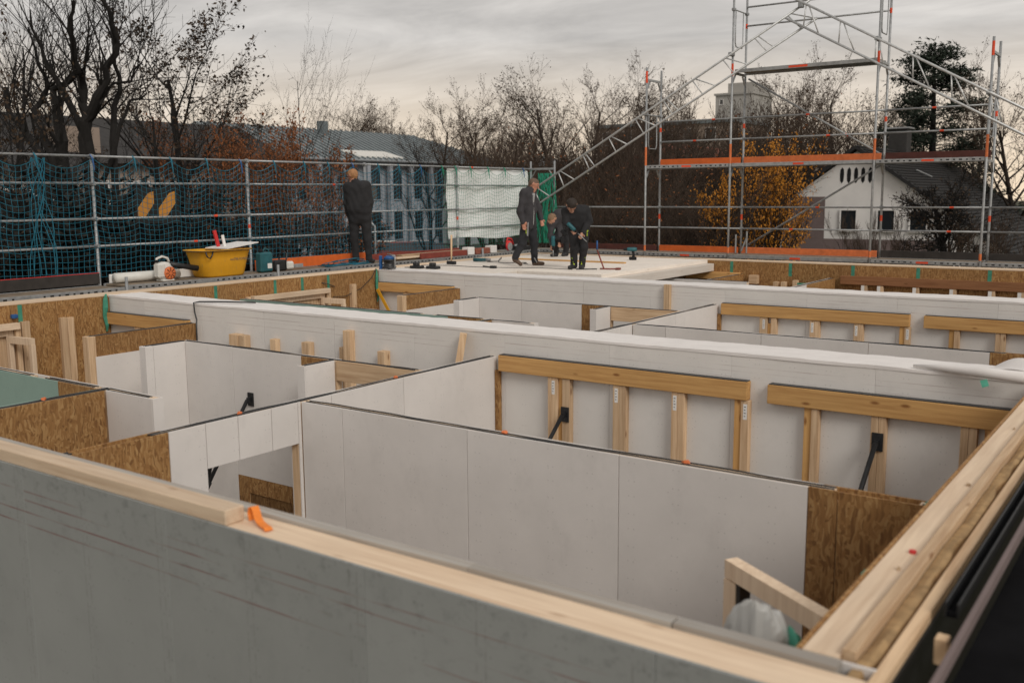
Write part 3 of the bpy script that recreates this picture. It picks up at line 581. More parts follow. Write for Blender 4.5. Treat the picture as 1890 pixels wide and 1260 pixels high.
# orange tape dabs on the strips
for x, y, l in ((-6.03, 4.82, 'orange dab on the door partition top, nearest row'), (-3.95, 5.455, 'orange dab on the long gypsum wall top, left of two'), (-2.55, 5.455, 'orange dab on the long gypsum wall top, right of two'), (-7.84, 4.25, 'orange dab on the strand board cross wall top'), (-6.03, 6.62, 'orange dab on the door partition near the timber header')):
    solo('foam_dab', crumple((x, y, ZI+.010), (.028, .022, .016), int(abs(x*100))), rpaint, l, 'foam dab')
# ================================================================== scaffolds
ZS = 3.165; PR = .0242
def deck(t, axis, a0, a1, b0, b1, z, surf=deckm, holes=True, face=None, names=('deck_board', 'deck_rail')):
    """steel framed deck: two perforated edge rails and a plywood surface"""
    g = .03; a0 += g; a1 -= g
    def bx(mb, p, q, r, s, zl, zh, c=0):
        f = (lambda *k: mb.cbox(*k, c)) if c else mb.box
        return f(p, q, r, s, zl, zh) if axis == 'x' else f(r, s, p, q, zl, zh)
    part('deck_board', bx(MB(), a0+.02, a1-.02, b0+.042, b1-.042, z-.03, z-.006), surf, t)
    for r0, r1 in ((b0, b0+.04), (b1-.04, b1)): part('deck_rail', bx(MB(), a0, a1, r0, r1, z-.075, z, .004), steel, t)
    if holes:
        mb = MB(); n = int((a1-a0)/.115); mid = (a0+a1)/2
        for i in range(n):
            a = a0+.09+i*.115
            if a > a1-.08 or abs(a-mid) < .16: continue
            w = .028 if i % 2 else .016; f = b1+.0008 if face == 'hi' else b0-.0008
            bx(mb, a-w, a+w, f-.0006, f+.0006, z-.052, z-.026)
        part('deck_holes', mb, hole, t, kind='stuff')
def toe(t, axis, a0, a1, b, z, m, h=.15, th=.03):
    mb = MB(); mb.cbox(a0+.04, a1-.04, b-th/2, b+th/2, z, z+h, .004) if axis == 'x' else mb.cbox(b-th/2, b+th/2, a0+.04, a1-.04, z, z+h, .004)
    return part('toe_board', mb, m, t)
def post(t, x, y, z0, z1, bands=()):
    p = part('post', MB().tube([(x, y, z0), (x, y, z1)], PR, 10), steel, t, True)
    for zb, h, m in bands: part('paint_band', MB().tube([(x, y, zb), (x, y, zb+h)], PR+.0015, 10, False), m, p, True)
    return p
def clamp(t, x, y, z): part('clamp', MB().cbox(x-.04, x+.04, y-.04, y+.04, z-.03, z+.03, .01), steeld, t)
def rail(t, a, b, nm='guard_rail', r=.019, band=None):
    p = part(nm, MB().tube([a, b], r, 8), steel, t, True)
    if band is not None:
        A, B = Vector(a), Vector(b); c = A.lerp(B, band); d = (B-A).normalized()*.04
        part('paint_band', MB().tube([c-d, c+d], r+.0015, 8, False), rorange, p, True)
    return p
# left run
XO, XI = -14.40, -13.67
L1 = thing('scaffold', 'left scaffold run with blue safety net and four pipe rails', 'scaffold', (-14.0, 13.0, 0))
YP = [2.75, 5.82, 8.88, 11.94, 15.01, 18.08, 21.15]
for i, y in enumerate(YP):
    post(L1, XO, y, 0, 5.20 if i < 6 else 5.36, [(3.95, .07, rorange)] if i in (3, 5) else [])
    post(L1, XI, y, 0, 3.30 if i < 6 else 5.36)
    part('transom', MB().cbox(XO+.026, XI-.026, y-.02, y+.02, ZS-.11, ZS-.06, .003), steel, L1)
    for z in (5.16, 4.74, 4.19, 3.76): clamp(L1, XO, y, z)
part('transom', MB().cbox(XO+.026, XI-.026, 21.13, 21.17, 5.14, 5.19, .003), steel, L1)
for xa, s in ((XO, 1), (XI, -1)): part('gusset', MB().bar((xa+s*.03, 21.15, 4.95), (xa+s*.16, 21.15, 5.13), .012, .04, up=(0, 1, 0)), steel, L1)
for i, (a, b) in enumerate(zip(YP, YP[1:])):
    deck(L1, 'y', a, b, XO+.05, XI+.0, ZS-(.02 if i == 1 else 0), surf=deckm, face='hi')
    for z in (5.165, 4.745, 4.19, 3.76): rail(L1, (XO+.03, a+.02, z), (XO+.03, b-.02, z), band=None if random.random() > .3 else random.random())
toe(L1, 'y', 2.75, 5.82, XO+.06, ZS, dkboard); toe(L1, 'y', 5.82, 8.88, XO+.06, ZS, dkboard, .17)
toe(L1, 'y', 8.95, 11.2, XO+.10, ZS, paper, .14); toe(L1, 'y', 11.94, 15.01, XO+.06, ZS, orange, .19); toe(L1, 'y', 15.01, 18.08, XO+.06, ZS, redb, .13)
part('guard_strip', MB().cbox(XO+.045, XO+.075, 5.9, 8.84, ZS+.171, ZS+.180, .001), redp, L1)
# rear run
YFr, YBk = 20.50, 21.23
B1 = thing('scaffold', 'rear scaffold run with two decks, orange toe boards and a tall middle bay', 'scaffold', (-7.0, 20.9, 0))
XP = [(-10.74, 7.36), (-8.67, 9.40), (-5.60, 9.40), (-3.53, 7.36), (-.46, 5.36)]
for x, zt in XP:
    for y in (YFr, YBk):
        b = [(5.16, .42, rpaint), (3.2, .13, rpaint)] if y == YFr else []
        if zt > 7 and y == YFr: b += [(7.02, .26, rorange)]
        if y == YBk: b += [(3.92, .12, rorange), (5.95, .10, rorange)] + ([(8.1, .1, rorange)] if zt > 8 else [])
        post(B1, x, y, 0, zt, b)
    for z in (ZS, 5.165, 7.165):
        if z > zt: continue
        part('transom', MB().cbox(x-.02, x+.02, YFr+.026, YBk-.026, z-.10, z-.05, .003), steel, B1)
        for y, s in ((YFr, 1), (YBk, -1)): part('gusset', MB().bar((x, y+s*.03, z-.28), (x, y+s*.16, z-.11), .04, .012), steel, B1)
    for zb in ([5.55] if zt < 8 else [7.65]) if zt > 6 else []:
        lp = [(x, YFr+.12, zb+.75), (x, YFr+.12, zb+.08), (x, YFr+.16, zb), (x, YBk-.24, zb), (x, YBk-.2, zb+.08), (x, YBk-.2, zb+.75)]
        part('end_loop', MB().tube(lp, .013, 6), steel, B1, True); rail(B1, (x, YFr, zb+.76), (x, YBk, zb+.76), 'end_bar', .015)
        clamp(B1, x, YFr, zb+.76); clamp(B1, x, YBk, zb+.76)
xs = [-13.70]+[p[0] for p in XP]; tm = [maroon, orange, rpaint, dkboard, dkboard]
for i, (a, b) in enumerate(zip(xs, xs[1:])):
    deck(B1, 'x', a, b, YFr, YBk-.04, ZS, holes=(i != 2)); toe(B1, 'x', a, b, YBk-.055, ZS, tm[i], .14 if i != 3 else .15)
    for z in (4.20, 3.72):
        rail(B1, (a+.02, YBk-.03, z), (b-.02, YBk-.03, z), band=.3+.4*random.random() if i > 1 else None)
    if i in (1, 2, 3):
        deck(B1, 'x', a, b, YFr, YBk-.04, 5.165, holes=(i != 2)); toe(B1, 'x', a, b, YBk-.055, 5.165, [0, orange, rpaint, maroon][i], .15)
        for z in (6.18, 5.72): rail(B1, (a+.02, YBk-.03, z), (b-.02, YBk-.03, z), band=.3+.4*random.random())
        part('deck_tag', MB().box((a+b)/2-.13, (a+b)/2+.10, YFr-.004, YFr-.001, 5.105, 5.145), rorange, B1); part('deck_tag', MB().box((a+b)/2-.13, (a+b)/2+.10, YFr-.004, YFr-.001, ZS-.06, ZS-.02), rorange, B1)
deck(B1, 'x', -8.67, -5.60, YFr+.06, YBk-.06, 7.165, holes=False); part('deck_tag', MB().box(-7.45, -7.05, YFr+.056, YFr+.059, 7.105, 7.150), rorange, B1)
mb = MB()
for i in range(34): mb.box(-6.9+.036*i, -6.885+.036*i, YFr+.11, YBk-.11, 7.10, 7.134)
part('deck_ribs', mb, steeld, B1, kind='stuff')
for z in (8.15, 8.55): rail(B1, (-8.65, YBk-.03, z+.0), (-5.62, YBk-.03, z+.0))
rail(B1, (-8.6, YBk+.02, 7.02), (-5.65, YBk+.02, 5.28), 'diagonal_brace', .021, .75); rail(B1, (-8.55, YBk+.02, 3.32), (-5.65, YBk+.02, 5.08), 'diagonal_brace', .021)
part('spare_frame', MB().tube([(-8.76, YBk-.08, ZS), (-8.76, YBk-.08, ZS+.42)], .02, 8).tube([(-8.5, YBk-.08, ZS), (-8.5, YBk-.08, ZS+.5)], .02, 8).bar((-8.62, YBk-.08, ZS+.05), (-8.5, YBk-.08, ZS+.36), .03, .03), steel, B1)
for x, z in ((-10.74, 4.2), (-8.67, 4.2), (-8.67, 3.72), (-5.6, 4.2), (-5.6, 3.72), (-8.67, 5.72), (-8.67, 6.18), (-5.6, 6.18), (-5.6, 5.72), (-3.53, 6.18)): clamp(B1, x, YBk, z)
# lattice girders forming the gable
def girder(label, up, lo, n, side):
    U0, U1, L0_, L1_ = [Vector(p) for p in (*up, *lo)]
    t = thing('lattice_girder', label, 'girder', tuple(U0), group=None)
    part('upper_chord', MB().tube([U0, U1], .0245, 10), steelb, t, True); part('lower_chord', MB().tube([L0_, L1_], .0245, 10), steelb, t, True)
    for i in range(n):
        f = (i+.35)/n; a = U0.lerp(U1, f); b = L0_.lerp(L1_, f+.02); part('web_bar', MB().tube([a, b], .014, 7), steelb, t, True)
        a2 = U0.lerp(U1, f+.08/n); b2 = L0_.lerp(L1_, min(1, f+.62/n))
        if i % 3 == 2:
            b2 = L0_.lerp(L1_, f+.40/n); a2 = U0.lerp(U1, f+.10/n)
        part('web_bar', MB().tube([a2, b2], .014, 7), steelb, t, True)
    return t
g1 = girder('lattice girder rising from the left corner to the apex', ((-14.0, 20.36, 4.53), (-6.98, 20.36, 8.385)), ((-14.0, 20.36, 4.09), (-6.81, 20.36, 8.02)), 10, 1)
g2 = girder('lattice girder sloping down from the apex to the right', ((-7.28, 20.30, 8.44), (-.9, 20.30, 4.87)), ((-7.46, 20.30, 8.08), (-.9, 20.30, 4.42)), 9, -1)
for x, z in ((-8.67, 7.47), (-10.74, 6.33)): part('coupler', MB().cbox(x-.045, x+.045, 20.34, 20.52, z-.04, z+.04, .012), steeld, g1)
for x, z in ((-5.6, 7.50), (-3.53, 6.34)): part('coupler', MB().cbox(x-.045, x+.045, 20.28, 20.52, z-.04, z+.04, .012), steeld, g2)
part('coupler', MB().cbox(-7.20, -7.10, 20.28, 20.40, 8.25, 8.36, .012), steeld, g1)
# run beside the viewer
R1 = thing('scaffold', 'dark scaffold deck and steel edge rail beside the right outer wall', 'scaffold', (-.2, 8, 0))
for x in (-.616, -.578): part('deck_rail', MB().cbox(x-.003, x+.003, 3.36, 19.9, ZS-.05, ZS, .001), blacks, R1)
part('rail_web', MB().box(-.612, -.582, 3.36, 19.9, ZS-.05, ZS-.03), pitch, R1)
part('deck_rail', MB().cbox(-.540, -.523, 1.2, 19.9, ZS-.06, ZS-.01, .003), brownr, R1)
part('deck_board', MB().box(-.515, .18, -.5, 19.9, ZS-.12, ZS-.09), pitch, R1)  # deck and rail web darkened in colour to carry the corner vignette
for y in (2.2, 5.27, 8.34, 11.41, 14.48, 17.55): post(R1, .22, y+.9, 0, ZS)
part('timber_block', MB().cbox(-.605, -.565, 3.15, 3.20, ZS-.13, ZS-.04, .004), SPR[2], R1)
# ------------------------------------------------------------------ safety net, tarp
TIES = [5.9, 6.6, 7.3, 7.95, 8.86, 9.6, 10.3, 11.02, 11.76, 12.54, 13.29, 13.93, 14.61, 15.37, 16.01, 16.73, 17.48, 17.97, 18.53, 19.23, 19.91, 20.73, 21.1]
def nettop(y):
    for a, b in zip(TIES, TIES[1:]):
        if a <= y <= b:
            u = (y-a)/(b-a); return 5.15-4*u*(1-u)*min(.16, .22*(b-a))-.012
    return 5.14
def netpt(y, j, nj):
    zt = nettop(y); zb = 3.30+.03*math.sin(y*1.3); f = j/nj
    z = zt+(zb-zt)*f+.005*math.sin(y*2.1+j*.9)
    x = XO+.065+.035*math.sin(y*1.9+f*3)*math.sin(f*math.pi)+.006*math.sin(y*5+j)
    return (x, y+.008*math.sin(j*.8+y), z)
def net(y0, y1, m, label, nm='safety_net', r=.0040):
    nj = 20; ni = int((y1-y0)/.09); t = thing(nm, label, 'net', (XO+.06, (y0+y1)/2, 3.3)); mb = MB()
    for i in range(ni+1):
        y = y0+(y1-y0)*i/ni; mb.tube([netpt(y, j, nj) for j in range(nj+1)], r, 3, False)
    for j in range(nj+1): mb.tube([netpt(y0+(y1-y0)*i/ni, j, nj) for i in range(ni+1)], r if j else r*1.8, 3, False)
    part('net_mesh', mb, m, t, kind='stuff')
    for y in TIES:
        if y0 <= y < y1-.01: part('tie_strap', MB().tube([(XO+.04, y-.02, 5.19), (XO+.065, y, 5.14), (XO+.07, y+.01, 5.05), (XO+.075, y+.02, 4.96-.05*random.random())], [.012, .016, .013, .006], 5), m if random.random() > .3 else blue, t)
net(5.9, 17.45, netb, 'long blue safety net hung on the left scaffold rails'); net(17.45, 21.1, netg, 'green safety net in front of the white tarp', r=.0027)
t = thing('gathered_net', 'bunched green net hanging at the scaffold corner', 'net', (-13.9, 21.0, 3.3)); mb = MB()
for i in range(26):
    y = 20.75+.35*random.random(); x = -14.1+.5*random.random(); pts = [(x+.06*math.sin(k+i), y+.05*math.sin(k*1.3+i), 5.05-1.75*k/7) for k in range(8)]
    mb.tube(pts, .011, 4)
part('net_strands', mb, netg, t, kind='stuff')
solo('white_tarp', MB().grid(lambda u, v: (XO-.03-.05*math.sin(u*5)*math.sin(v*4)-.02*math.sin(u*17+v*5)-.012*math.sin(u*31-v*13)-.01*abs(math.sin(u*11+v*19)), 17.75+u*3.25, 5.13-v*1.62-.05*u*(v)+.03*math.sin(u*8)*(v > .9)), 40, 24), tarp, 'white tarp stretched on the left scaffold behind the green net', 'tarp', smooth=True)
t = thing('net_bunch', 'blue net bunched up and hanging down at the left', 'net', (-14.3, 7.95, 3.3)); mb = MB()
for i in range(8): mb.tube([(-14.33+.03*math.sin(k*1.1+i), 7.95+.12*math.sin(k*.9+i*2)*(1-k/9)+.03*k*math.sin(i), 5.12-1.75*k/8) for k in range(9)], .005, 4)
part('net_strands', mb, netb, t, kind='stuff')

# ================================================================== tools and materials on the decks
def rr(w, d, r, n=5):
    o = []
    for cx, cy, a0 in ((w-r, d-r, 0), (-w+r, d-r, 90), (-w+r, -d+r, 180), (w-r, -d+r, 270)):
        for k in range(n): a = rad(a0+90*k/(n-1)); o.append((cx+r*math.cos(a), cy+r*math.sin(a)))
    return o
def loft(rings, cap0=True, cap1=True):
    mb = MB(); n = len(rings[0])
    for r in rings: mb.v += [tuple(p) for p in r]
    for i in range(len(rings)-1):
        for k in range(n): mb.f.append((i*n+k, i*n+(k+1) % n, (i+1)*n+(k+1) % n, (i+1)*n+k))
    if cap0: mb.f.append(tuple(range(n))[::-1])
    if cap1: mb.f.append(tuple(range((len(rings)-1)*n, len(rings)*n)))
    return mb
cx, cy = -13.98, 10.88; t = thing('mortar_tub', 'yellow mortar tub with board lying on its rim', 'tub', (cx, cy, ZS))
prof = [(.26*.9, .47*.87, 0), (.275*.9, .495*.87, .03), (.315*.9, .56*.87, .30), (.345*.9, .61*.87, .46), (.37*.9, .645*.87, .465), (.37*.9, .645*.87, .45), (.335*.9, .6*.87, .445), (.30*.9, .54*.87, .28), (.255*.9, .46*.87, .05)]
part('tub_shell', loft([[(cx+x, cy+y, ZS+h) for x, y in rr(a, b, .17)] for a, b, h in prof]), yellow, t, True)
part('rim', loft([[(cx+x, cy+y, ZS+h) for x, y in rr(a, b, .17)] for a, b, h in ((.336, .564, .442), (.340, .569, .448), (.336, .564, .454))], False, False), rubber, t)
part('rope_handle', MB().tube([(cx+.32, cy-.50, ZS+.44), (cx+.33, cy-.48, ZS+.36), (cx+.325, cy-.42, ZS+.33), (cx+.33, cy-.38, ZS+.38), (cx+.32, cy-.35, ZS+.44)], .012, 6), rubber, t, True)
cu = bpy.data.curves.new('lettering', 'FONT'); cu.body = 'www.STABIL-FACHMARKT.de'; cu.size = .075; tmp = bpy.data.objects.new('tmp', cu); C.objects.link(tmp)
dg = bpy.context.evaluated_depsgraph_get(); me = bpy.data.meshes.new_from_object(tmp.evaluated_get(dg)); bpy.data.objects.remove(tmp)
V = np.array([v.co[:] for v in me.vertices]); x0_, x1_ = V[:, 0].min(), V[:, 0].max(); k = .42/(x1_-x0_); mb = MB()
for v in V: mb.v.append((cx+.2915+v[1]*.09, cy+.02+(v[0]-x0_)*k, ZS+.27+v[1]*.9))
mb.f = [tuple(p.vertices) for p in me.polygons]; me.materials.clear(); part('lettering', mb, grmark, t)
b = solo('white_board', MB().add([(cx-.27, cy-.06, ZS+.468), (cx+.28, cy-.02, ZS+.468), (cx+.33, cy+.62, ZS+.55), (cx-.22, cy+.60, ZS+.55), (cx-.27, cy-.06, ZS+.484), (cx+.28, cy-.02, ZS+.484), (cx+.33, cy+.62, ZS+.566), (cx-.22, cy+.60, ZS+.566)], [(3, 2, 1, 0), (4, 5, 6, 7), (0, 1, 5, 4), (1, 2, 6, 5), (2, 3, 7, 6), (3, 0, 4, 7)]), paper, 'white board laid across the yellow tub', 'board')
solo('spirit_level', MB().bar((cx-.05, cy+.17, ZS+.06), (cx-.1, cy+.02, ZS+.78), .03, .06, up=(0, 1, 0)), redp, 'red spirit level sticking out of the yellow tub', 'level'); solo('white_batten', MB().bar((cx+.05, cy+.2, ZS+.06), (cx, cy+.11, ZS+.70), .02, .05, up=(0, 1, 0)), paper, 'white batten beside the red level in the tub', 'batten')
# leaf blower
bx_, by_ = -13.9, 9.72; t = thing('leaf_blower', 'white and orange leaf blower lying on the scaffold deck', 'blower', (bx_, by_, ZS))
def disc(c, r, th, ax, n=18, prof=None):
    mb = MB(); mb.lathe(prof or [(r*.7, 0), (r, th*.2), (r, th*.8), (r*.7, th)], n=n)
    R = Vector((0, 0, 1)).rotation_difference(Vector(ax)).to_matrix().to_4x4(); return mb.xf(Matrix.Translation(c) @ R)
part('fan_housing', disc((bx_-.08, by_, ZS+.16), .155, .16, (1, 0, 0)), whitep, t, True); part('starter_cover', disc((bx_+.08, by_+.04, ZS+.13), .105, .05, (1, 0, 0)), rpaint, t, True)
mb = MB()
for k in range(8): a = k*math.pi/4; mb.bar((bx_+.131, by_+.04+.03*math.cos(a), ZS+.13+.03*math.sin(a)), (bx_+.131, by_+.04+.09*math.cos(a), ZS+.13+.09*math.sin(a)), .008, .012, up=(1, 0, 0))
part('vent_slots', mb, hole, t); part('engine_block', MB().cbox(bx_-.06, bx_+.10, by_-.16, by_-.02, ZS+.05, ZS+.30, .03), whitep, t)
part('handle', MB().tube([(bx_, by_-.14, ZS+.28), (bx_, by_-.12, ZS+.37), (bx_, by_-.02, ZS+.40), (bx_, by_+.08, ZS+.37), (bx_, by_+.12, ZS+.28)], .02, 8), whitep, t, True)
part('fuel_cap', disc((bx_, by_-.13, ZS+.30), .03, .05, (0, 0, 1)), hole, t); part('blow_tube', MB().tube([(bx_+.02, by_+.10, ZS+.27), (bx_+.03, by_+.3, ZS+.23), (bx_+.05, by_+.62, ZS+.17)], [.05, .042, .05], 12), blacks, t, True)
part('foot', MB().cbox(bx_-.08, bx_+.12, by_-.1, by_+.12, ZS, ZS+.03, .01), whitep, t)
# roll of white pipe beside it
t = thing('wrapped_pipe', 'white wrapped pipe lying on the deck behind the blower', 'pipe', (-14.15, 10.1, ZS)); part('pipe', MB().tube([(-14.17, 9.0, ZS+.085), (-14.12, 10.15, ZS+.085)], .08, 14), whitep, t, True); part('strap', MB().tube([(-14.13, 10.1, ZS+.085), (-14.128, 10.13, ZS+.085)], .083, 14, False), rubber, t)
# teal jug, chainsaw-like saw
y = 11.85; t = thing('fuel_jug', 'teal fuel jug next to the yellow tub', 'jug', (-13.9, y, ZS)); part('jug_body', MB().cbox(-14.0, -13.82, y-.16, y+.12, ZS, ZS+.36, .03), teal, t); part('jug_neck', disc((-13.9, y-.1, ZS+.36), .04, .06, (0, 0, 1)), hole, t); part('jug_handle', MB().tube([(-13.91, y-.05, ZS+.36), (-13.91, y, ZS+.43), (-13.91, y+.08, ZS+.40), (-13.91, y+.1, ZS+.34)], .014, 6), teal, t, True); part('jug_label', MB().box(-13.8195, -13.818, y-.02, y+.08, ZS+.07, ZS+.16), paper, t)
y = 12.18; t = thing('chain_saw', 'dark chainsaw with a curved handle beside the teal jug', 'chainsaw', (-13.95, y, ZS)); part('saw_body', MB().cbox(-14.04, -13.86, y-.12, y+.16, ZS, ZS+.20, .03), blacks, t); part('front_handle', MB().tube([(-13.87, y+.1, ZS+.05), (-13.85, y+.14, ZS+.30), (-13.95, y+.16, ZS+.36), (-14.05, y+.14, ZS+.28), (-14.06, y+.1, ZS+.08)], .014, 7), rubber, t, True); part('rear_grip', MB().tube([(-13.95, y-.1, ZS+.16), (-13.95, y-.22, ZS+.22), (-13.95, y-.24, ZS+.08), (-13.95, y-.1, ZS+.03)], .018, 7), redb, t, True); part('engine_cover', MB().cbox(-14.02, -13.87, y+.17, y+.34, ZS+.01, ZS+.16, .03), whitep, t); part('guide_bar', MB().cbox(-13.955, -13.945, y+.34, y+.62, ZS+.03, ZS+.10, .003), steel, t)
# blue rope tangle
pts = [(-13.86+.16*math.sin(k*.71)+.05*math.sin(k*2.3), 13.8+.5*math.sin(k*.37+.4)+.16*math.cos(k*1.9), ZS+.010+.012*abs(math.sin(k*.9))+(.10*max(0, math.sin(k*.21-.5))**8)) for k in range(110)]
solo('blue_rope', MB().tube(pts, .007, 5), netb, 'tangled blue rope on the deck at the standing man\'s feet', 'rope', smooth=True)
# planks, bricks
for i, (y0, y1, x, z, m) in enumerate(((15.1, 18.2, -13.98, ZS, OLD), (15.3, 18.6, -13.9, ZS+.035, PALE[1]), (15.6, 17.9, -14.02, ZS+.071, OLD))):
    solo('loose_plank', MB().cbox(x-.09, x+.09, y0, y1, z, z+.034, .004), m, ('weathered plank at the bottom of the pile behind the sledgehammer', 'pale plank in the middle of the pile behind the sledgehammer', 'weathered plank on top of the pile behind the sledgehammer')[i], 'plank')
solo('red_plank', MB().cbox(-13.80, -13.74, 16.0, 17.6, ZS, ZS+.12, .004), redb, 'short red painted plank standing on edge in front of the plank pile', 'plank')
for i, (y, m, l) in enumerate(((17.75, paper, 'white wrapped block'), (18.05, brownb, 'red-brown block'), (18.35, brownb, 'red-brown block lying askew'), (18.62, paper, 'white wrapped block'))):
    solo('building_block', MB().cbox(-13.92, -13.74, y-.12, y+.12, ZS, ZS+(.17 if m is paper else .13), .008), m, l + (' next to the red plank on the deck', ' left of the middle on the deck', ' right of the middle on the deck', ' nearest the red circular saw')[i], 'block')
# circular saw
cx, cy = -13.88, 19.35; t = thing('circular_saw', 'red circular saw standing on the left deck near the corner', 'saw', (cx, cy, ZS)); part('base_plate', MB().cbox(cx-.1, cx+.1, cy-.2, cy+.2, ZS, ZS+.008, .002), steel, t); part('blade_guard', disc((cx+.03, cy, ZS+.13), .125, .05, (1, 0, 0)), redp, t, True); part('motor', disc((cx-.14, cy, ZS+.12), .06, .17, (1, 0, 0)), blacks, t, True); part('handle', MB().tube([(cx+.03, cy-.08, ZS+.2), (cx+.03, cy-.02, ZS+.32), (cx+.03, cy+.14, ZS+.28), (cx+.03, cy+.22, ZS+.15)], .022, 8), redp, t, True); part('blade', disc((cx+.085, cy, ZS+.11), .1, .004, (1, 0, 0)), steel, t)
t = thing('tool_case', 'dark toolbox lying open beside the red circular saw', 'toolbox', (-13.9, 19.95, ZS)); part('case_body', MB().cbox(-14.05, -13.76, 19.7, 20.2, ZS, ZS+.10, .01), blacks, t); part('case_lid', MB().bar((-14.06, 19.72, ZS+.2), (-14.06, 20.18, ZS+.2), .03, .2), blacks, t); part('tools', MB().tube([(-13.95, 19.75, ZS+.11), (-13.85, 20.12, ZS+.14)], .03, 7).tube([(-13.85, 19.8, ZS+.11), (-13.95, 20.0, ZS+.16)], .02, 7), steeld, t)
# sledgehammer upright
x, y = -12.56, 15.55; t = thing('sledge_hammer', 'sledgehammer standing upright on its head on the timber deck', 'hammer', (x, y, ZD)); part('hammer_head', MB().cbox(x-.11, x+.11, y-.035, y+.035, ZD, ZD+.07, .012), blacks, t); part('handle', MB().tube([(x, y, ZD+.06), (x+.004, y, ZD+.3), (x+.01, y, ZD+.60)], [.017, .019, .021], 9), SPR[2], t, True)
# cable reel, shoes of clamps, small tools near the wall end
x, y = -12.83, 13.98; t = thing('cable_reel', 'black cable reel with a blue top at the end of the far white wall', 'reel', (x, y, ZP)); part('drum', MB().lathe([(.13, .01), (.135, .04), (.10, .05), (.10, .15), (.135, .16), (.135, .18)], (x, y, ZP+.02), 18), rubber, t, True); part('top', MB().lathe([(.11, .0), (.10, .04), (.05, .07)], (x, y, ZP+.201), 14), blue, t, True); part('frame', MB().tube([(x+.14, y, ZP+.02), (x+.15, y, ZP+.28), (x-.04, y, ZP+.30)], .012, 6), steel, t, True)
for i, (x, y) in enumerate(((-12.46, 14.36), (-12.10, 14.42))):
    t = thing('battery_charger', ('black battery charger nearer the cable reel', 'black battery charger farther from the cable reel')[i], 'charger', (x, y, ZD)); part('charger_body', MB().cbox(x-.13, x+.13, y-.08, y+.08, ZD, ZD+.055, .015), blacks, t); part('battery', MB().cbox(x-.06, x+.04, y-.06, y+.05, ZD+.056, ZD+.12, .01), rubber, t); part('lead', MB().tube([(x-.13, y, ZD+.02), (x-.22, y+.05, ZD+.01), (x-.3, y-.02, ZD+.01)], .008, 5), rubber, t)
solo('blue_post', MB().cbox(-12.99, -12.95, 13.86, 13.92, ZP+.01, ZP+.27, .006), blue, 'small blue stake at the end of the far white wall', 'stake')
# angle grinder with cable
x, y = -12.5, 16.5; t = thing('angle_grinder', 'teal angle grinder lying on the timber deck with its cord', 'grinder', (x, y, ZD)); part('grinder_body', MB().tube([(x-.18, y-.05, ZD+.04), (x+.1, y+.02, ZD+.045)], [.038, .034], 10), teal, t, True); part('gear_head', MB().tube([(x+.1, y+.02, ZD+.045), (x+.19, y+.04, ZD+.045)], [.034, .03], 9), steeld, t, True); part('disc', disc((x+.18, y+.04, ZD+.004), .06, .008, (0, 0, 1)), hole, t)
solo('power_cord', MB().tube([(x+.2+.055*k, y-.05+.18*math.sin(k*.55)+.05*math.sin(k*1.7), ZD+.012+(.10*math.exp(-((k-5)/1.3)**2))) for k in range(22)], .007, 5), rubber, 'thin black cord looping over the deck behind the walking man', 'cord', smooth=True)
solo('long_cable', MB().tube([(-12.9+.25*k, 15.0+.1*math.sin(k*.8)+.12*k*.4, ZD+.008) for k in range(14)], .006, 5), rubber, 'thin black cable stretched across the deck past the sledgehammer', 'cable')
solo('pry_bar', MB().bar((-11.62, 15.38, ZD+.012), (-11.22, 15.15, ZD+.012), .022, .022).cbox(-11.24, -11.12, 15.08, 15.16, ZD+.002, ZD+.05, .006), blacks, 'dark claw bar lying flat near the front deck edge', 'bar')
# red lever tool with blue handle
t = thing('tension_lever', 'red lever tool with a blue grip propped up beside the drilling man', 'lever', (-9.15, 15.85, ZD)); A = Vector((-9.15, 15.85, ZD+.02)); B = Vector((-9.40, 16.02, ZD+.36)); part('lever_arm', MB().tube([A, B], .014, 7), redb, t, True); part('grip', MB().tube([B, B+Vector((0, .0, .17))], .017, 8), blue, t, True); part('hook', MB().tube([A+Vector((-.08, 0, 0)), A, A+Vector((.1, .02, 0)), A+Vector((.24, .12, 0))], .014, 6), redb, t, True); part('claw', MB().cbox(A.x+.2, A.x+.28, A.y+.06, A.y+.16, ZD+.002, ZD+.04, .008), redb, t)
solo('steel_bar', MB().bar((-9.62, 15.62, ZD+.010), (-9.30, 15.85, ZD+.010), .03, .016), blacks, 'short dark bar at the drilling man\'s boots', 'bar')
solo('thin_batten', MB().cbox(-12.3, -9.6, 17.45, 17.53, ZD+.001, ZD+.03, .003), LARCH[0], 'thin orange-brown batten lying across the timber deck', 'batten')
def drill(name, label, M4, col=teal):
    t = thing(name, label, 'drill', tuple(M4.translation))
    def p(n, mb, m, s=False): return part(n, mb.xf(M4), m, t, s)
    p('motor_housing', MB().tube([(-.09, 0, .19), (-.06, 0, .19), (.06, 0, .19), (.085, 0, .19)], [.03, .037, .035, .028], 12), col, True)
    p('chuck', MB().tube([(.085, 0, .19), (.13, 0, .19), (.15, 0, .19)], [.024, .022, .012], 10), hole, True)
    p('grip', MB().tube([(-.02, 0, .17), (-.035, 0, .10), (-.03, 0, .05)], [.026, .022, .026], 8), hole, True)
    p('battery', MB().cbox(-.085, .045, -.036, .036, 0, .06, .01), hole)
    return t, p
drill('cordless_drill', 'teal cordless drill standing alone on the far edge of the timber deck', Matrix.Translation((-10.0, 18.5, ZD)) @ Matrix.Rotation(rad(215), 4, 'Z') @ Matrix.Scale(1.2, 4))
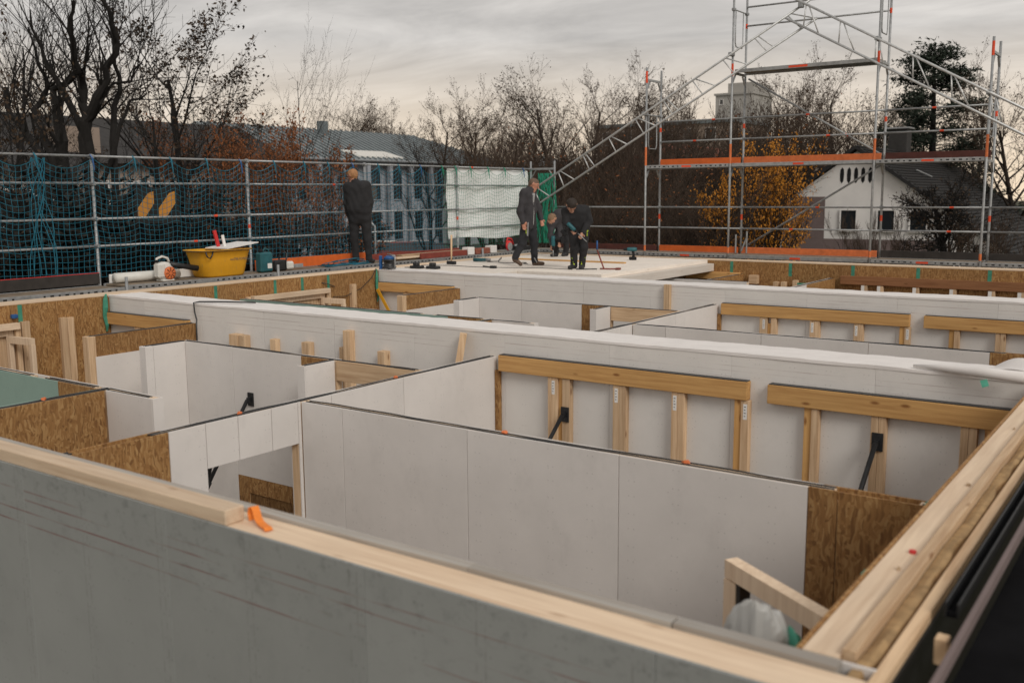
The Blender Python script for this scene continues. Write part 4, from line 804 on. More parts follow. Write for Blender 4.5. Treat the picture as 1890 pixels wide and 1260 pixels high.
# ================================================================== people: one continuous surface each, from smoothly blended tapered limbs
def surface_nets(v, org, h):
    s = v < 0; nx, ny, nz = v.shape
    c = np.zeros((nx-1, ny-1, nz-1), int)
    for dx in (0, 1):
        for dy in (0, 1):
            for dz in (0, 1): c += s[dx:nx-1+dx, dy:ny-1+dy, dz:nz-1+dz]
    act = (c > 0) & (c < 8); ids = -np.ones(act.shape, int); I = np.argwhere(act); ids[act] = np.arange(len(I))
    acc = np.zeros((len(I), 3)); cnt = np.zeros(len(I))
    for ax in range(3):
        o1, o2 = [a for a in range(3) if a != ax]
        for p in (0, 1):
            for q in (0, 1):
                A = I.copy(); A[:, o1] += p; A[:, o2] += q; B = A.copy(); B[:, ax] += 1
                va, vb = v[tuple(A.T)], v[tuple(B.T)]; m = (va < 0) != (vb < 0)
                t = np.where(m, va/np.where(m, va-vb, 1), 0); P = A.astype(float); P[:, ax] += t
                acc[m] += P[m]; cnt[m] += 1
    V = acc/cnt[:, None]*h+org; Fs = []
    for ax in range(3):
        o1, o2 = (ax+1) % 3, (ax+2) % 3
        sl = [slice(None)]*3; sl[ax] = slice(0, -1); sh = [slice(None)]*3; sh[ax] = slice(1, None)
        E = np.argwhere(s[tuple(sl)] != s[tuple(sh)])
        E = E[(E[:, o1] > 0) & (E[:, o2] > 0) & (E[:, o1] < v.shape[o1]-1) & (E[:, o2] < v.shape[o2]-1)]
        def g(a, b):
            Q = E.copy(); Q[:, o1] -= a; Q[:, o2] -= b; return ids[tuple(Q.T)]
        q = np.stack([g(1, 1), g(0, 1), g(0, 0), g(1, 0)], 1); fl = s[tuple(sl)][tuple(E.T)]
        q[~fl] = q[~fl][:, ::-1]; Fs.append(q)
    return V, np.concatenate(Fs)
def blend(prims, h=.0125, fold=.007):
    """prims: (a, b, ra, rb, tag, k) rounded cones"""
    P = np.array([[*p[0], *p[1]] for p in prims]); lo = np.minimum(P[:, :3], P[:, 3:]).min(0)-.2; hi = np.maximum(P[:, :3], P[:, 3:]).max(0)+.2
    n = np.ceil((hi-lo)/h).astype(int)+1; D = np.full(n, 1.0, np.float32); best = np.full(n, 9.0, np.float32); tag = np.zeros(n, np.int8)
    ax = [lo[i]+np.arange(n[i])*h for i in range(3)]
    for a, b, ra, rb, tg, k in prims:
        a = np.array(a, float); b = np.array(b, float); m = max(ra, rb)+.10
        i0 = np.maximum(0, ((np.minimum(a, b)-m-lo)/h).astype(int)); i1 = np.minimum(n, ((np.maximum(a, b)+m-lo)/h).astype(int)+2)
        sl = tuple(slice(p, q) for p, q in zip(i0, i1)); X, Y, Z = np.meshgrid(*[ax[i][sl[i]] for i in range(3)], indexing='ij')
        ba = b-a; L2 = max(1e-9, ba @ ba); t = np.clip(((X-a[0])*ba[0]+(Y-a[1])*ba[1]+(Z-a[2])*ba[2])/L2, 0, 1)
        d = np.sqrt((X-a[0]-t*ba[0])**2+(Y-a[1]-t*ba[1])**2+(Z-a[2]-t*ba[2])**2)-(ra+(rb-ra)*t)
        if tg in (0, 1): d = d+fold*(np.sin(17*Z+21*X+13*Y+2*np.sin(9*X-7*Z))*np.sin(15*X-19*Y+13*Z+1.5*np.sin(11*Y)))
        o = D[sl]; hh = np.clip(.5+.5*(o-d)/k, 0, 1); D[sl] = o+(d-o)*hh-k*hh*(1-hh)
        w = d < best[sl]; best[sl] = np.where(w, d, best[sl]); tag[sl] = np.where(w, tg, tag[sl])
    V, Fq = surface_nets(D, lo, h); G = np.clip(np.round((V-lo)/h).astype(int), 0, n-1); T = tag[tuple(G.T)]
    return V, Fq, T[Fq[:, 2]]
jk_black = simple('jacket_black', (.021, .021, .023), .9, 0, .3, 8); jk_grey = simple('jacket_grey', (.040, .038, .042), .9, 0, .25, 8); tr_black = simple('trousers_black', (.019, .019, .021), .9, 0, .3, 8)
tr_grey = simple('trousers_charcoal', (.022, .023, .027), .9, 0, .3, 8); skin = simple('skin', (.46, .245, .165), .55, 0, .08, 10); skinr = simple('skin_ruddy', (.48, .225, .15), .55, 0, .08, 10)
hair_g = simple('hair_ginger', (.34, .17, .075), .7, 0, .25, 40); hair_d = simple('hair_dark', (.028, .020, .015), .7, 0, .25, 40); hair_b = simple('hair_cropped', (.20, .125, .075), .8, 0, .2, 40); hair_br = simple('hair_brown_grey', (.13, .085, .06), .75, 0, .25, 40)
shoe_k = simple('boot_black', (.025, .025, .027), .6); shoe_b = simple('boot_brown', (.10, .065, .045), .75, 0, .3, 20); hiviz = simple('hiviz_yellow', (.48, .62, .03), .6); trim = simple('grey_trim', (.30, .30, .30), .7); dark = simple('eye_dark', (.02, .015, .012), .5)
RV = np.array([math.cos(yaw), math.sin(yaw), 0]); CV = np.array([math.sin(yaw), -math.cos(yaw), 0])
def person(label, base, foot, mpp, J, mats, face, up=(0, 0, 1), headr=.098, hairlen=1.0, extra=(), bulk=1.0):
    """J: joints in picture pixels plus depth towards the viewer (metres)"""
    bx_, by_, bz = base
    def w(j): px, py, dp = j; q = np.array([bx_, by_, bz])+RV*(px-foot[0])*mpp+CV*dp; q[2] = bz+(foot[1]-py)*mpp; return q
    K = {k: w(v) for k, v in J.items()}; pr = []
    def add(a, b, ra, rb, tg, k=.03): pr.append((a, b, ra, rb, tg, k))
    hipc = (K['hl']+K['hr'])/2; shc = (K['sl']+K['sr'])/2; wst = K.get('w', hipc*.55+shc*.45)
    for s in ('l', 'r'):
        side = (K['h'+s]-hipc); ss = (K['s'+s]-shc)
        add(hipc+side*.75, wst+side*.72, .115, .118, 0 if 'long' in J else 1, .05); add(wst+side*.70, shc+ss*.62-np.array([0, 0, .05]), .122, .115, 0, .05); add(shc+ss*.3, K['s'+s], .085, .072, 0, .05)
        add(K['s'+s], K['e'+s], .072, .058, 0, .03); add(K['e'+s], K['n'+s]+(K['e'+s]-K['n'+s])*.16, .056, .044, 0, .03)
        # hand: palm, four bent fingers, thumb at the side
        hd = K['n'+s]-K['e'+s]; hd = hd/np.linalg.norm(hd); sv = np.cross(hd, CV); sv /= max(1e-6, np.linalg.norm(sv)); fv = np.cross(sv, hd)
        p0 = K['n'+s]-hd*.03; p1 = K['n'+s]+hd*.055; add(p0, p1, .034, .036, 2, .015)
        for i, (o_, l) in enumerate(((-.030, .062), (-.010, .075), (.011, .070), (.030, .055))):
            k0 = p1+sv*o_; k1 = k0+hd*l*.55+fv*.012; k2 = k1+hd*l*.3+fv*.035; add(k0, k1, .0105, .0095, 2, .006); add(k1, k2, .0095, .0085, 2, .006)
        t0 = p0-sv*.028; t1 = t0+hd*.035-sv*.028+fv*.015; add(t0, t1, .013, .011, 2, .008); add(t1, t1+hd*.03+fv*.008, .011, .0095, 2, .006)
        add(hipc+side*.9, K['k'+s], .098, .072, 1, .04); add(K['k'+s], K['a'+s], .070, .056, 1, .03)
        tv = K['t'+s]-K['a'+s]; tv = tv/np.linalg.norm(tv); hp = K['a'+s].copy(); hp[2] = bz+.045 if 'lift'+s not in J else hp[2]-.05
        tp = K['t'+s].copy(); tp[2] = max(tp[2], bz+.036); add(K['a'+s], hp, .052, .048, 4, .03); add(hp, tp, .047, .038, 4, .03)
    add(hipc, wst, .12, .12, 1, .05); add(wst, shc-np.array([0, 0, .06]), .125, .12, 0, .05)
    H = K['head']; f = RV*face[0]+CV*face[1]+np.array([0, 0, face[2]]); f /= np.linalg.norm(f); u = np.array(up, float) if len(up) == 3 else up
    u = RV*u[0]+CV*u[1]+np.array([0, 0, u[2]]); u -= f*(u @ f); u /= np.linalg.norm(u); r = np.cross(f, u); R = headr
    add(shc, H-u*R*.75, .062, .055, 2, .03); add(shc+(H-shc)*.15, shc+(H-shc)*.42, .080, .068, 0, .03)
    add(H-f*R*.16+u*R*.12, H+f*R*.12+u*R*.15, R*.93, R*.86, 2, .03); add(H+f*R*.25-u*R*.55, H+f*R*.52-u*R*.92, R*.60, R*.42, 2, .03)
    add(H+f*R*.98+u*R*.05, H+f*R*1.18-u*R*.28, R*.10, R*.17, 2, .012); add(H+f*R*.86-u*R*.62-r*R*.2, H+f*R*.86-u*R*.62+r*R*.2, R*.11, R*.11, 2, .01)
    for s in (-1, 1):
        add(H+r*s*R*.93-f*R*.1+u*R*.1, H+r*s*R*.93-f*R*.12-u*R*.22, R*.20, R*.15, 2, .012); add(H+f*R*.93+r*s*R*.34+u*R*.08, H+f*R*.93+r*s*R*.38+u*R*.08, R*.045, R*.045, 7, .004); add(H+f*R*.92+r*s*R*.24+u*R*.27, H+f*R*.90+r*s*R*.48+u*R*.26, R*.045, R*.035, 3, .01)
    g = .012*hairlen
    add(H-f*R*.26+u*R*.24, H-f*R*.02+u*R*.36, R*.93+g, R*.80+g, 3, .012); add(H-f*R*.42-u*R*.2, H-f*R*.34+u*R*.1, R*.70+g*.5, R*.84+g*.5, 3, .012)
    for a, b, ra, rb, tg in extra: add(w(a), w(b), ra, rb, tg, .008)
    pr = [(a, b, ra*bulk, rb*bulk, tg, k) if tg in (0, 1) else (a, b, ra, rb, tg, k) for a, b, ra, rb, tg, k in pr]; V, Fq, T = blend(pr)
    t = thing('person', label, 'person', (bx_, by_, bz)); me = bpy.data.meshes.new('body'); me.from_pydata((V-np.array([bx_, by_, bz])).tolist(), [], Fq.tolist())
    for m in mats: me.materials.append(m)
    me.polygons.foreach_set('material_index', T.astype(np.int32)); me.polygons.foreach_set('use_smooth', [True]*len(me.polygons)); me.update()
    o = bpy.data.objects.new('body', me); C.objects.link(o); o.parent = t; return t, w
T8 = lambda j, tr, sk, ha, sh: [j, tr, sk, ha, sh, hiviz, trim, dark]
person('man in black jacket standing with his back turned on the left scaffold', (-14.08, 14.5, ZS), (667, 484.5), .0111,
       dict(head=(656, 325.5, .02), sl=(646.5, 346, .02), sr=(682, 344, .06), el=(643, 375, -.02), er=(687, 374, .03), nl=(646, 402, -.10), nr=(681, 402, -.12), hl=(655, 403, .0), hr=(679, 402, .02), kl=(655.5, 442, -.01), kr=(680, 441, .03), al=(658, 476, .0), ar=(682, 476, .04), tl=(646, 483, -.05), tr=(688, 483, -.10), w=(667, 385, .04)),
       T8(jk_black, tr_black, skinr, hair_g, shoe_k), (-.80, -.45, -.38), bulk=1.17, extra=[])
person('man in grey work jacket striding to the right across the deck', (-11.0, 16.05, ZD), (975, 490), .0108,
       dict(head=(986, 342, .02), sl=(969, 357, .17), sr=(981, 357, -.17), el=(960, 391, .22), er=(995, 386, -.18), nl=(966, 413, .20), nr=(1000, 409, -.10), hl=(972, 412, .08), hr=(979, 412, -.08), kl=(964, 449, .09), kr=(986, 449, -.08), al=(951, 474, .08), ar=(987, 480, -.08), tl=(961, 488, .10), tr=(1002, 489, -.06), w=(975, 388, 0), long=(0, 0, 0), liftl=(0, 0, 0)),
       T8(jk_grey, tr_grey, skinr, hair_br, shoe_b), (.86, .10, -.45), hairlen=.3, bulk=1.14, extra=[((983, 358, .13), (985, 412, .10), .008, .008, 6), ((969, 421, .17), (973, 432, .165), .014, .012, 5), ((986, 476, .0), (991, 484, .0), .012, .01, 6), ((986, 360, .08), (985, 372, .08), .022, .016, 6)])
tC, wC = person('man in black hoodie looking down and drilling with both hands', (-9.72, 15.85, ZD), (1063, 496), .0103,
       dict(head=(1050, 380, .25), sl=(1040, 391, .08), sr=(1076, 388, .06), el=(1040, 411, .16), er=(1083, 409, .13), nl=(1051, 425, .28), nr=(1068, 432, .28), hl=(1054, 424, -.03), hr=(1075, 422, -.03), kl=(1056, 459, .05), kr=(1073, 458, .04), al=(1056, 488, -.01), ar=(1071, 487, -.02), tl=(1047, 494, .13), tr=(1067, 494, .13), w=(1062, 412, .0)),
       T8(jk_black, tr_black, skin, hair_d, shoe_k), (.18, .45, -.87), up=(.1, .8, .4), bulk=1.13, extra=[((1080, 421, .06), (1079, 433, .08), .009, .008, 5), ((1050.5, 474, .062), (1055, 486, .066), .005, .005, 5), ((1076, 474, .055), (1069, 486, .055), .005, .005, 5), ((1081, 396, .075), (1082, 398, .078), .016, .016, 6)])
tD, wD = person('man with cropped hair bending low over a drill behind the drilling man', (-12.05, 18.8, ZD), (1032, 473), .0124,
       dict(head=(1019.5, 404, .20), sl=(1018, 411, .14), sr=(1030, 399, -.02), el=(1017, 434, .20), er=(1034, 424, .14), nl=(1019, 452, .24), nr=(1033, 447, .24), hl=(1040, 410, .0), hr=(1050, 409, -.14), kl=(1027, 441, .14), kr=(1047, 442, -.08), al=(1027, 468, .04), ar=(1046, 468, -.08), tl=(1019, 472, .16), tr=(1040, 472, .02), w=(1036, 398, .02)),
       T8(jk_grey, tr_black, skin, hair_b, shoe_k), (-.25, .25, -.92), up=(-.5, .8, .1), hairlen=.2, bulk=1.1)
def orient(p, d, up):
    d = Vector(d).normalized(); u = Vector(up); s = u.cross(d).normalized(); u = d.cross(s)
    return Matrix.Translation(p) @ Matrix(((d.x, s.x, u.x, 0), (d.y, s.y, u.y, 0), (d.z, s.z, u.z, 0), (0, 0, 0, 1)))
a = Vector(wC((1049, 421, .33))); b = Vector(wC((1077, 448, .38))); d = (b-a)
M4 = orient(a-d.normalized()*.02, d, (0, 0, 1)) @ Matrix.Translation((0, 0, -.19)) @ Matrix.Scale(1.1, 4)
t, p = drill('cordless_drill', 'teal cordless drill with a long bit held by the man in the hoodie', M4)
p('drill_bit', MB().tube([(.15, 0, .19), (.36, 0, .19)], .007, 6), steel, True)
a = Vector(wD((1026, 444, .30))); M4 = orient(a, (0, 0, -1), tuple(-RV)) @ Matrix.Translation((0, 0, -.19)) @ Matrix.Scale(1.3, 4)
t, p = drill('cordless_drill', 'drill pointed down at the deck by the bending man', M4)
p('drill_bit', MB().tube([(.15, 0, .19), (.26, 0, .19)], .008, 6), steel, True)
solo('hammer_tool', MB().bar((-10.88, 15.85, 3.72), (-10.86, 15.84, 3.98), .02, .03), steel, 'small steel tool in the hand of the striding man', 'tool')
# ================================================================== trees
def tree_mesh(seed, H, r0, levels=4, spread=.6, up=.25, limbs=7, first=.28, leaves=0, leaf=.09, wind=.25, dens=1.0, multi=1, lean=0.0, stub=0, thin=.62, trunk_frac=.9, rmin=.006, given=()):
    rg = np.random.default_rng(seed); A, B, LV = MB(), MB(), MB(); tips = []
    def seg(mb, pts, r, n): mb.tube(pts, r, n, False)
    def grow(p, d, ln, r, lv):
        n = max(2, int(5-lv*.8)) if lv else 8; pts = [p]; rs = [r]; q = p; dd = d
        for i in range(n):
            dd = dd+rg.normal(size=3)*wind*(.35 if lv == 0 else 1)*.5+np.array([0, 0, up*(.25 if lv else .1)]); dd /= np.linalg.norm(dd); q = q+dd*ln/n; pts.append(q); rs.append(max(rmin*.6, r*(1-(i+1)/n*(.72 if lv < levels else .8))))
        (seg(A, pts, rs, 7 if lv == 0 else 5) if lv <= 1 else seg(B, pts, rs, 3))
        if lv >= levels:
            tips.append(pts[-1]); tips.append(pts[len(pts)//2]); return
        k = int(round((limbs if lv == 0 else (6.5, 6.5, 5.5, 4.5)[min(lv, 3)])*(dens if lv else 1)*(.75+.5*rg.random())))
        for i in range(k):
            f = (first+(1-first)*(i+rg.random()*.8)/k) if lv == 0 else .22+.78*(i+rg.random())/k
            f = min(f, .985); x = f*n; j = min(int(x), n-1); b = pts[j]+(pts[j+1]-pts[j])*(x-j); ax = pts[j+1]-pts[j]; ax = ax/np.linalg.norm(ax)
            rv = rg.normal(size=3); rv -= ax*(rv @ ax); rv /= np.linalg.norm(rv); ang = spread*(.7+.6*rg.random()); nd_ = ax*math.cos(ang)+rv*math.sin(ang); nd_[2] += up*.4; nd_ /= np.linalg.norm(nd_)
            l2 = ln*(thin if lv else .55)*(1.05-.55*f if lv == 0 else .95-.4*f)*(.75+.5*rg.random()); r2 = max(rmin, (rs[j]+(rs[j+1]-rs[j])*(x-j))*(.55 if lv == 0 else .58)); grow(b, nd_, l2, r2, lv+1)
        if lv: grow(pts[-1], dd, ln*.45, rs[-1], lv+1)
    for (gp, ra, rb) in given:
        P = [np.array(q, float) for q in gp]; fine = [P[0]]
        for a_, b_ in zip(P, P[1:]):
            for k_ in (1, 2): fine.append(a_+(b_-a_)*k_/2+(rg.normal(size=3)*.07 if k_ == 1 else 0))
        nn = len(fine)-1; rr_ = [ra+(rb-ra)*i/nn for i in range(nn+1)]; seg(A, fine, rr_, 8); n0 = len(A.v)
        for i in range(int(nn*1.5*dens)):
            f = .30+.70*rg.random(); x = min(f*nn, nn-.01); j = int(x); b = fine[j]+(fine[j+1]-fine[j])*(x-j); ax = fine[j+1]-fine[j]; ax = ax/np.linalg.norm(ax)
            rv = rg.normal(size=3); rv -= ax*(rv @ ax); rv /= np.linalg.norm(rv); nd_ = ax*.6+rv*.6+np.array([0, 0, .45]); nd_ /= np.linalg.norm(nd_); grow(b, nd_, (1.2+1.5*rg.random())*H/11, max(.02, rr_[j]*.33), 2)
    for m in range(multi if not given else 0):
        a = 2*math.pi*m/multi+rg.random(); d = np.array([math.cos(a)*.45*(multi > 1)+lean, math.sin(a)*.45*(multi > 1), 1.0]); d /= np.linalg.norm(d)
        grow(np.array([math.cos(a)*.15*(multi > 1), math.sin(a)*.15*(multi > 1), -.1]), d, H*trunk_frac*(.85+.3*rg.random() if multi > 1 else 1), r0*(.7+.3*rg.random() if multi > 1 else 1), 0)
    for s in range(stub):
        a = rg.random()*6.28; z = H*(.22+.12*rg.random()); p = np.array([0, 0, z*.7]); q = p+np.array([math.cos(a)*H*.10, math.sin(a)*H*.10, H*.10]); e = q+np.array([math.cos(a)*.15, math.sin(a)*.15, H*.07]); seg(A, [p, q, e], [r0*.5, r0*.45, r0*.42], 7)
    if leaves and tips:
        T = np.array(tips)
        for i in range(leaves):
            p = T[rg.integers(len(T))]+rg.normal(size=3)*leaf*1.6; a = rg.normal(size=3); a /= np.linalg.norm(a); b = np.cross(a, rg.normal(size=3)); b /= np.linalg.norm(b); s = leaf*(.6+.8*rg.random())
            o = len(LV.v); LV.v += [tuple(p-a*s), tuple(p+b*s*.55), tuple(p+a*s), tuple(p-b*s*.55)]; LV.f.append((o, o+1, o+2, o+3))
    return A, B, LV
TREES = {}
def kind(key, trunk, twigm, leafm, **k):
    A, B, LV = tree_mesh(**k); ms = []
    for nm, mb, m in (('trunk', A, trunk), ('crown', B, twigm), ('leaves', LV, leafm)):
        if mb.v:
            me = bpy.data.meshes.new(nm); me.from_pydata(mb.v, [], mb.f); me.materials.append(m); me.update(); ms.append((nm, me))
    TREES[key] = (ms, k['H'])
def plant(key, name, label, px, dist, top_y=None, scale=None, rot=None, cat='tree', group=None, wide=1.0, z=0.0):
    ms, H = TREES[key]; x, y = far(px, dist)
    if top_y is not None:
        q = ray(px, top_y); zt = ZC+q[2]/math.hypot(q[0], q[1])*dist; scale = zt/H
    t = thing(name, label, cat, (x, y, z), group); t.scale = (scale*wide, scale*wide, scale); t.rotation_euler.z = rot if rot is not None else random.random()*6.28
    for nm, me in ms: o = bpy.data.objects.new(nm, me); C.objects.link(o); o.parent = t
    return t
def gnarled():
    D0 = 30.0; Lp = [([(175, 470), (170, 330), (164, 286), (169, 238), (164, 206), (165, 159), (156, 100), (153, 71), (164, 40)], .34, .05), ([(172, 300), (169, 233), (190, 206), (214, 169), (233, 127), (235, 87), (225, 42), (230, 5)], .26, .04), ([(150, 420), (119, 283), (116, 238), (119, 192)], .30, .19), ([(118, 205), (138, 175), (161, 157), (179, 154)], .16, .11),
        ([(150, 400), (106, 283), (93, 243), (81, 212), (100, 185), (102, 159), (90, 119), (80, 80)], .22, .03), ([(140, 380), (85, 283), (58, 251), (34, 222), (28, 174)], .20, .11), ([(162, 250), (138, 183), (122, 148), (119, 114), (105, 60)], .17, .03), ([(215, 440), (206, 265), (209, 206), (220, 159), (212, 110), (205, 60)], .19, .03), ([(165, 230), (190, 215), (205, 190), (250, 170), (272, 140)], .12, .03), ([(190, 330), (225, 240), (245, 200), (275, 190)], .12, .03), ([(60, 330), (62, 230), (64, 150), (58, 110)], .10, .03)]
    g = []
    for k, (pts, ra, rb) in enumerate(Lp):
        o0 = .5*math.sin(k*2.4); g.append(([(( q-168)/FPX*D0*RV[0]+CV[0]*o0*i/3*(1+.3*math.sin(i+k)), (q-168)/FPX*D0*RV[1]+CV[1]*o0*i/3*(1+.3*math.sin(i+k)), max(-.1, ZC+(358-z)/FPX*D0) if i or z < 400 else -.1) for i, (q, z) in enumerate(pts)], ra*.62, rb*.7))
    return g
kind('oak', bark, bark, leafd, seed=5, H=11, r0=.30, levels=4, spread=.6, up=.3, wind=.34, dens=.62, given=gnarled(), rmin=.007, thin=.58)
kind('leafy', bark, bark, leafd, seed=8, H=11, r0=.17, levels=4, spread=.6, up=.26, limbs=11, first=.25, wind=.26, leaves=3600, leaf=.055, trunk_frac=.8, rmin=.006, dens=.9)
kind('side', bark, bark, leafd, seed=21, H=10, r0=.16, levels=4, spread=.62, up=.25, limbs=10, first=.2, wind=.3, leaves=900, leaf=.045, trunk_frac=.8, rmin=.006, dens=.85)
kind('hedge', bark, bark, leafh, seed=71, H=4, r0=.05, levels=3, spread=.55, up=.3, limbs=9, first=.06, wind=.25, multi=7, leaves=5000, leaf=.06, trunk_frac=.75)
kind('slim', bark, bark, leafd, seed=17, H=9, r0=.065, levels=3, spread=.8, up=.12, limbs=18, first=.22, wind=.14, trunk_frac=.97, rmin=.006, thin=.42)
kind('far1', barkb, twig, leafd, seed=31, H=14, r0=.24, levels=4, spread=.72, up=.22, limbs=12, first=.3, wind=.24, leaves=1500, leaf=.07, trunk_frac=.76, dens=.8, rmin=.010)
kind('far2', barkb, twig, leafd, seed=37, H=14, r0=.22, levels=4, spread=.68, up=.24, limbs=12, first=.25, wind=.22, leaves=800, leaf=.07, trunk_frac=.76, dens=.78, rmin=.010)
kind('thick', barkb, twig, leafd, seed=44, H=5, r0=.05, levels=3, spread=.42, up=.5, limbs=9, first=.1, wind=.2, multi=7, leaves=120, leaf=.03, trunk_frac=.75)
kind('thick2', barkb, twig, leafo, seed=47, H=5, r0=.05, levels=3, spread=.5, up=.4, limbs=9, first=.08, wind=.25, multi=7, leaves=420, leaf=.035, trunk_frac=.72)
kind('beech', barkb, twig, leafo, seed=52, H=6, r0=.10, levels=3, spread=.6, up=.3, limbs=13, first=.06, wind=.2, multi=3, leaves=7500, leaf=.055, trunk_frac=.85)
kind('gold', bark, bark, leafy, seed=58, H=5.5, r0=.08, levels=3, spread=.62, up=.3, limbs=12, first=.12, wind=.24, multi=5, leaves=9500, leaf=.048, trunk_frac=.8)
kind('fruit', bark, bark, leafd, seed=63, H=5.5, r0=.17, levels=4, spread=.8, up=.12, limbs=11, first=.18, wind=.35, leaves=1800, leaf=.035, trunk_frac=.62, rmin=.009, dens=1.05)
def pine_mesh(seed=3, H=13):
    rg = np.random.default_rng(seed); A, B, LV = MB(), MB(), MB(); A.tube([(0, 0, -.1), (.1, 0, H*.5), (0, .1, H)], [.24, .15, .03], 7, False)
    for i in range(120):
        f = .18+.8*rg.random(); z = H*f; a = rg.random()*6.28; l = H*.25*(1-f)**.75*(.5+.8*rg.random())+.35; e = np.array([math.cos(a)*l, math.sin(a)*l, z+l*.25]); p = np.array([0, 0, z]); B.tube([p, (p+e)/2-np.array([0, 0, .1]), e], [.04, .025, .01], 3, False)
        for k in range(int(70*l)+30):
            u = .45+.58*rg.random()**.7; c = p+(e-p)*u+rg.normal(size=3)*np.array([.24, .24, .17]); d = rg.normal(size=3); d[2] += .5; d /= np.linalg.norm(d); w = np.cross(d, rg.normal(size=3)); w /= np.linalg.norm(w); s = .19*(.6+.8*rg.random()); o = len(LV.v)
            LV.v += [tuple(c-w*s*.16), tuple(c+w*s*.16), tuple(c+d*s)]; LV.f.append((o, o+1, o+2))
            d2 = d+rg.normal(size=3)*.7; o = len(LV.v); LV.v += [tuple(c-w*s*.16), tuple(c+w*s*.16), tuple(c+d2/np.linalg.norm(d2)*s)]; LV.f.append((o, o+1, o+2))
    ms = []
    for nm, mb, m in (('trunk', A, bark), ('limbs', B, bark), ('crown', LV, needle)):
        me = bpy.data.meshes.new(nm); me.from_pydata(mb.v, [], mb.f); me.materials.append(m); me.update(); ms.append((nm, me))
    TREES['pine'] = (ms, H)
pine_mesh()
plant('oak', 'bare_tree', 'big gnarled bare tree with cut stubs behind the left net', 168, 30, scale=1.0, rot=0.0)
plant('side', 'bare_tree', 'smaller tree with reddish leaves at the left picture edge', 20, 33, top_y=95, rot=1.0, wide=1.1)
plant('side', 'bare_tree', 'thin brushy tree between the left edge and the gnarled tree', 92, 38, top_y=95, rot=4.0)
plant('side', 'bare_tree', 'low branchy tree between the gnarled tree and the leafy one', 268, 44, top_y=120, rot=2.0)
plant('leafy', 'leafy_tree', 'dark tree with sparse leaves standing above the blue net', 355, 38, top_y=28, rot=1.4, wide=1.3)
plant('side', 'bare_tree', 'low bushy tree at the right foot of the sparse leafy tree', 452, 44, top_y=205, rot=.7, wide=1.0)
plant('slim', 'young_tree', 'slim young tree in front of the grey metal roof', 566, 42, top_y=130, rot=.2, wide=.6)
for i, (k, px, d, ty, l) in enumerate((('far1', 625, 120, 178, 'first distant tree above the grey roof, left end'), ('far2', 682, 125, 172, 'distant round tree above the middle of the grey roof'), ('far1', 742, 130, 190, 'pale distant tree above the right half of the grey roof'), ('far2', 812, 70, 165, 'leafy tree at the right end of the grey roof'), ('far1', 862, 85, 172, 'brown tree just right of the grey roof'), ('far2', 905, 80, 205, 'low brown tree left of the tall pair'), ('far1', 955, 90, 195, 'low brown tree just left of the tall pair'),
        ('far1', 1033, 85, 110, 'tallest rounded tree left of the rear scaffold'), ('far2', 1092, 88, 122, 'tall tree just right of the tallest rounded one'), ('far1', 1160, 90, 128, 'tall tree behind the left end of the rear scaffold'), ('far2', 1240, 92, 135, 'tall tree behind the rising girder'), ('far1', 985, 95, 200, 'low tree under the tall pair'),
        ('far2', 1415, 75, 118, 'bare tree inside the tall scaffold bay, left'), ('far1', 1475, 80, 150, 'bare tree inside the tall scaffold bay, middle'), ('far2', 1540, 70, 95, 'feathery bare tree inside the tall scaffold bay, right'), ('far1', 1600, 78, 140, 'bare tree behind the right tall scaffold posts'),
        ('far2', 1800, 75, 112, 'bare tree right of the dark pine'), ('far1', 1878, 60, 148, 'dense bare tree at the right picture edge'), ('far1', 1690, 90, 200, 'bare tree behind the dark pine'))):
    plant(k, 'distant_tree', l, px, d, top_y=ty, rot=i*1.3, wide=1.0 if k == 'far2' else 1.15)
plant('pine', 'pine_tree', 'dark pine tree above the tiled roof on the right', 1712, 62, top_y=82, rot=.5, wide=1.45)
ORD = ['first', 'second', 'third', 'fourth', 'fifth', 'sixth', 'seventh', 'eighth', 'ninth', 'tenth']; seen = {}
for i, (px, d, ty, k) in enumerate(sorted(((1010, 44, 262, 'thick'), (1050, 40, 250, 'thick'), (1092, 45, 235, 'thick'), (1130, 38, 232, 'thick2'), (1168, 47, 215, 'thick'), (1205, 40, 222, 'thick2'), (1245, 50, 208, 'thick'), (1285, 42, 215, 'thick'), (1322, 48, 200, 'thick2'), (1362, 52, 195, 'thick'), (1400, 58, 200, 'thick2'), (1450, 62, 205, 'thick'), (1500, 64, 215, 'thick2'), (1550, 68, 222, 'thick'), (1030, 33, 345, 'thick'), (1110, 32, 330, 'thick2'), (1180, 33, 325, 'thick'), (1250, 32, 335, 'thick2'), (1300, 34, 345, 'thick'), (960, 60, 262, 'thick2'), (915, 64, 262, 'thick'), (1600, 70, 225, 'thick')), key=lambda q: q[0])):
    tone = 'rusty-leaved shrub' if k == 'thick2' else 'bare brown shrub'; pl = ('in the back of the thicket' if d > 39 else 'at the front of the thicket') if px < 1345 else 'behind the golden tree and scaffold'
    if px < 970: pl = 'beyond the white tarp'
    key = tone+pl; seen[key] = seen.get(key, -1)+1
    plant(k, 'thicket_shrub', f'{ORD[seen[key]]} {tone} from the left {pl}', px, d, top_y=ty, rot=i*2.1, wide=1.25, cat='shrub', group=f'{tone}s {pl}')
plant('beech', 'beech_hedge', 'rust-leaved beech behind the middle of the blue net', 548, 31, top_y=290, rot=.3, wide=.75); plant('beech', 'beech_hedge', 'rust-leaved beech nearer the yellow tub behind the net', 492, 34, top_y=288, rot=2.3, wide=.7); plant('beech', 'beech_hedge', 'small rust-leaved tree below the dark roof', 400, 46, top_y=262, rot=1.3, wide=.9)
plant('gold', 'golden_tree', 'golden-leaved small tree behind the lower scaffold deck', 1402, 33, top_y=276, rot=.8, wide=.62)
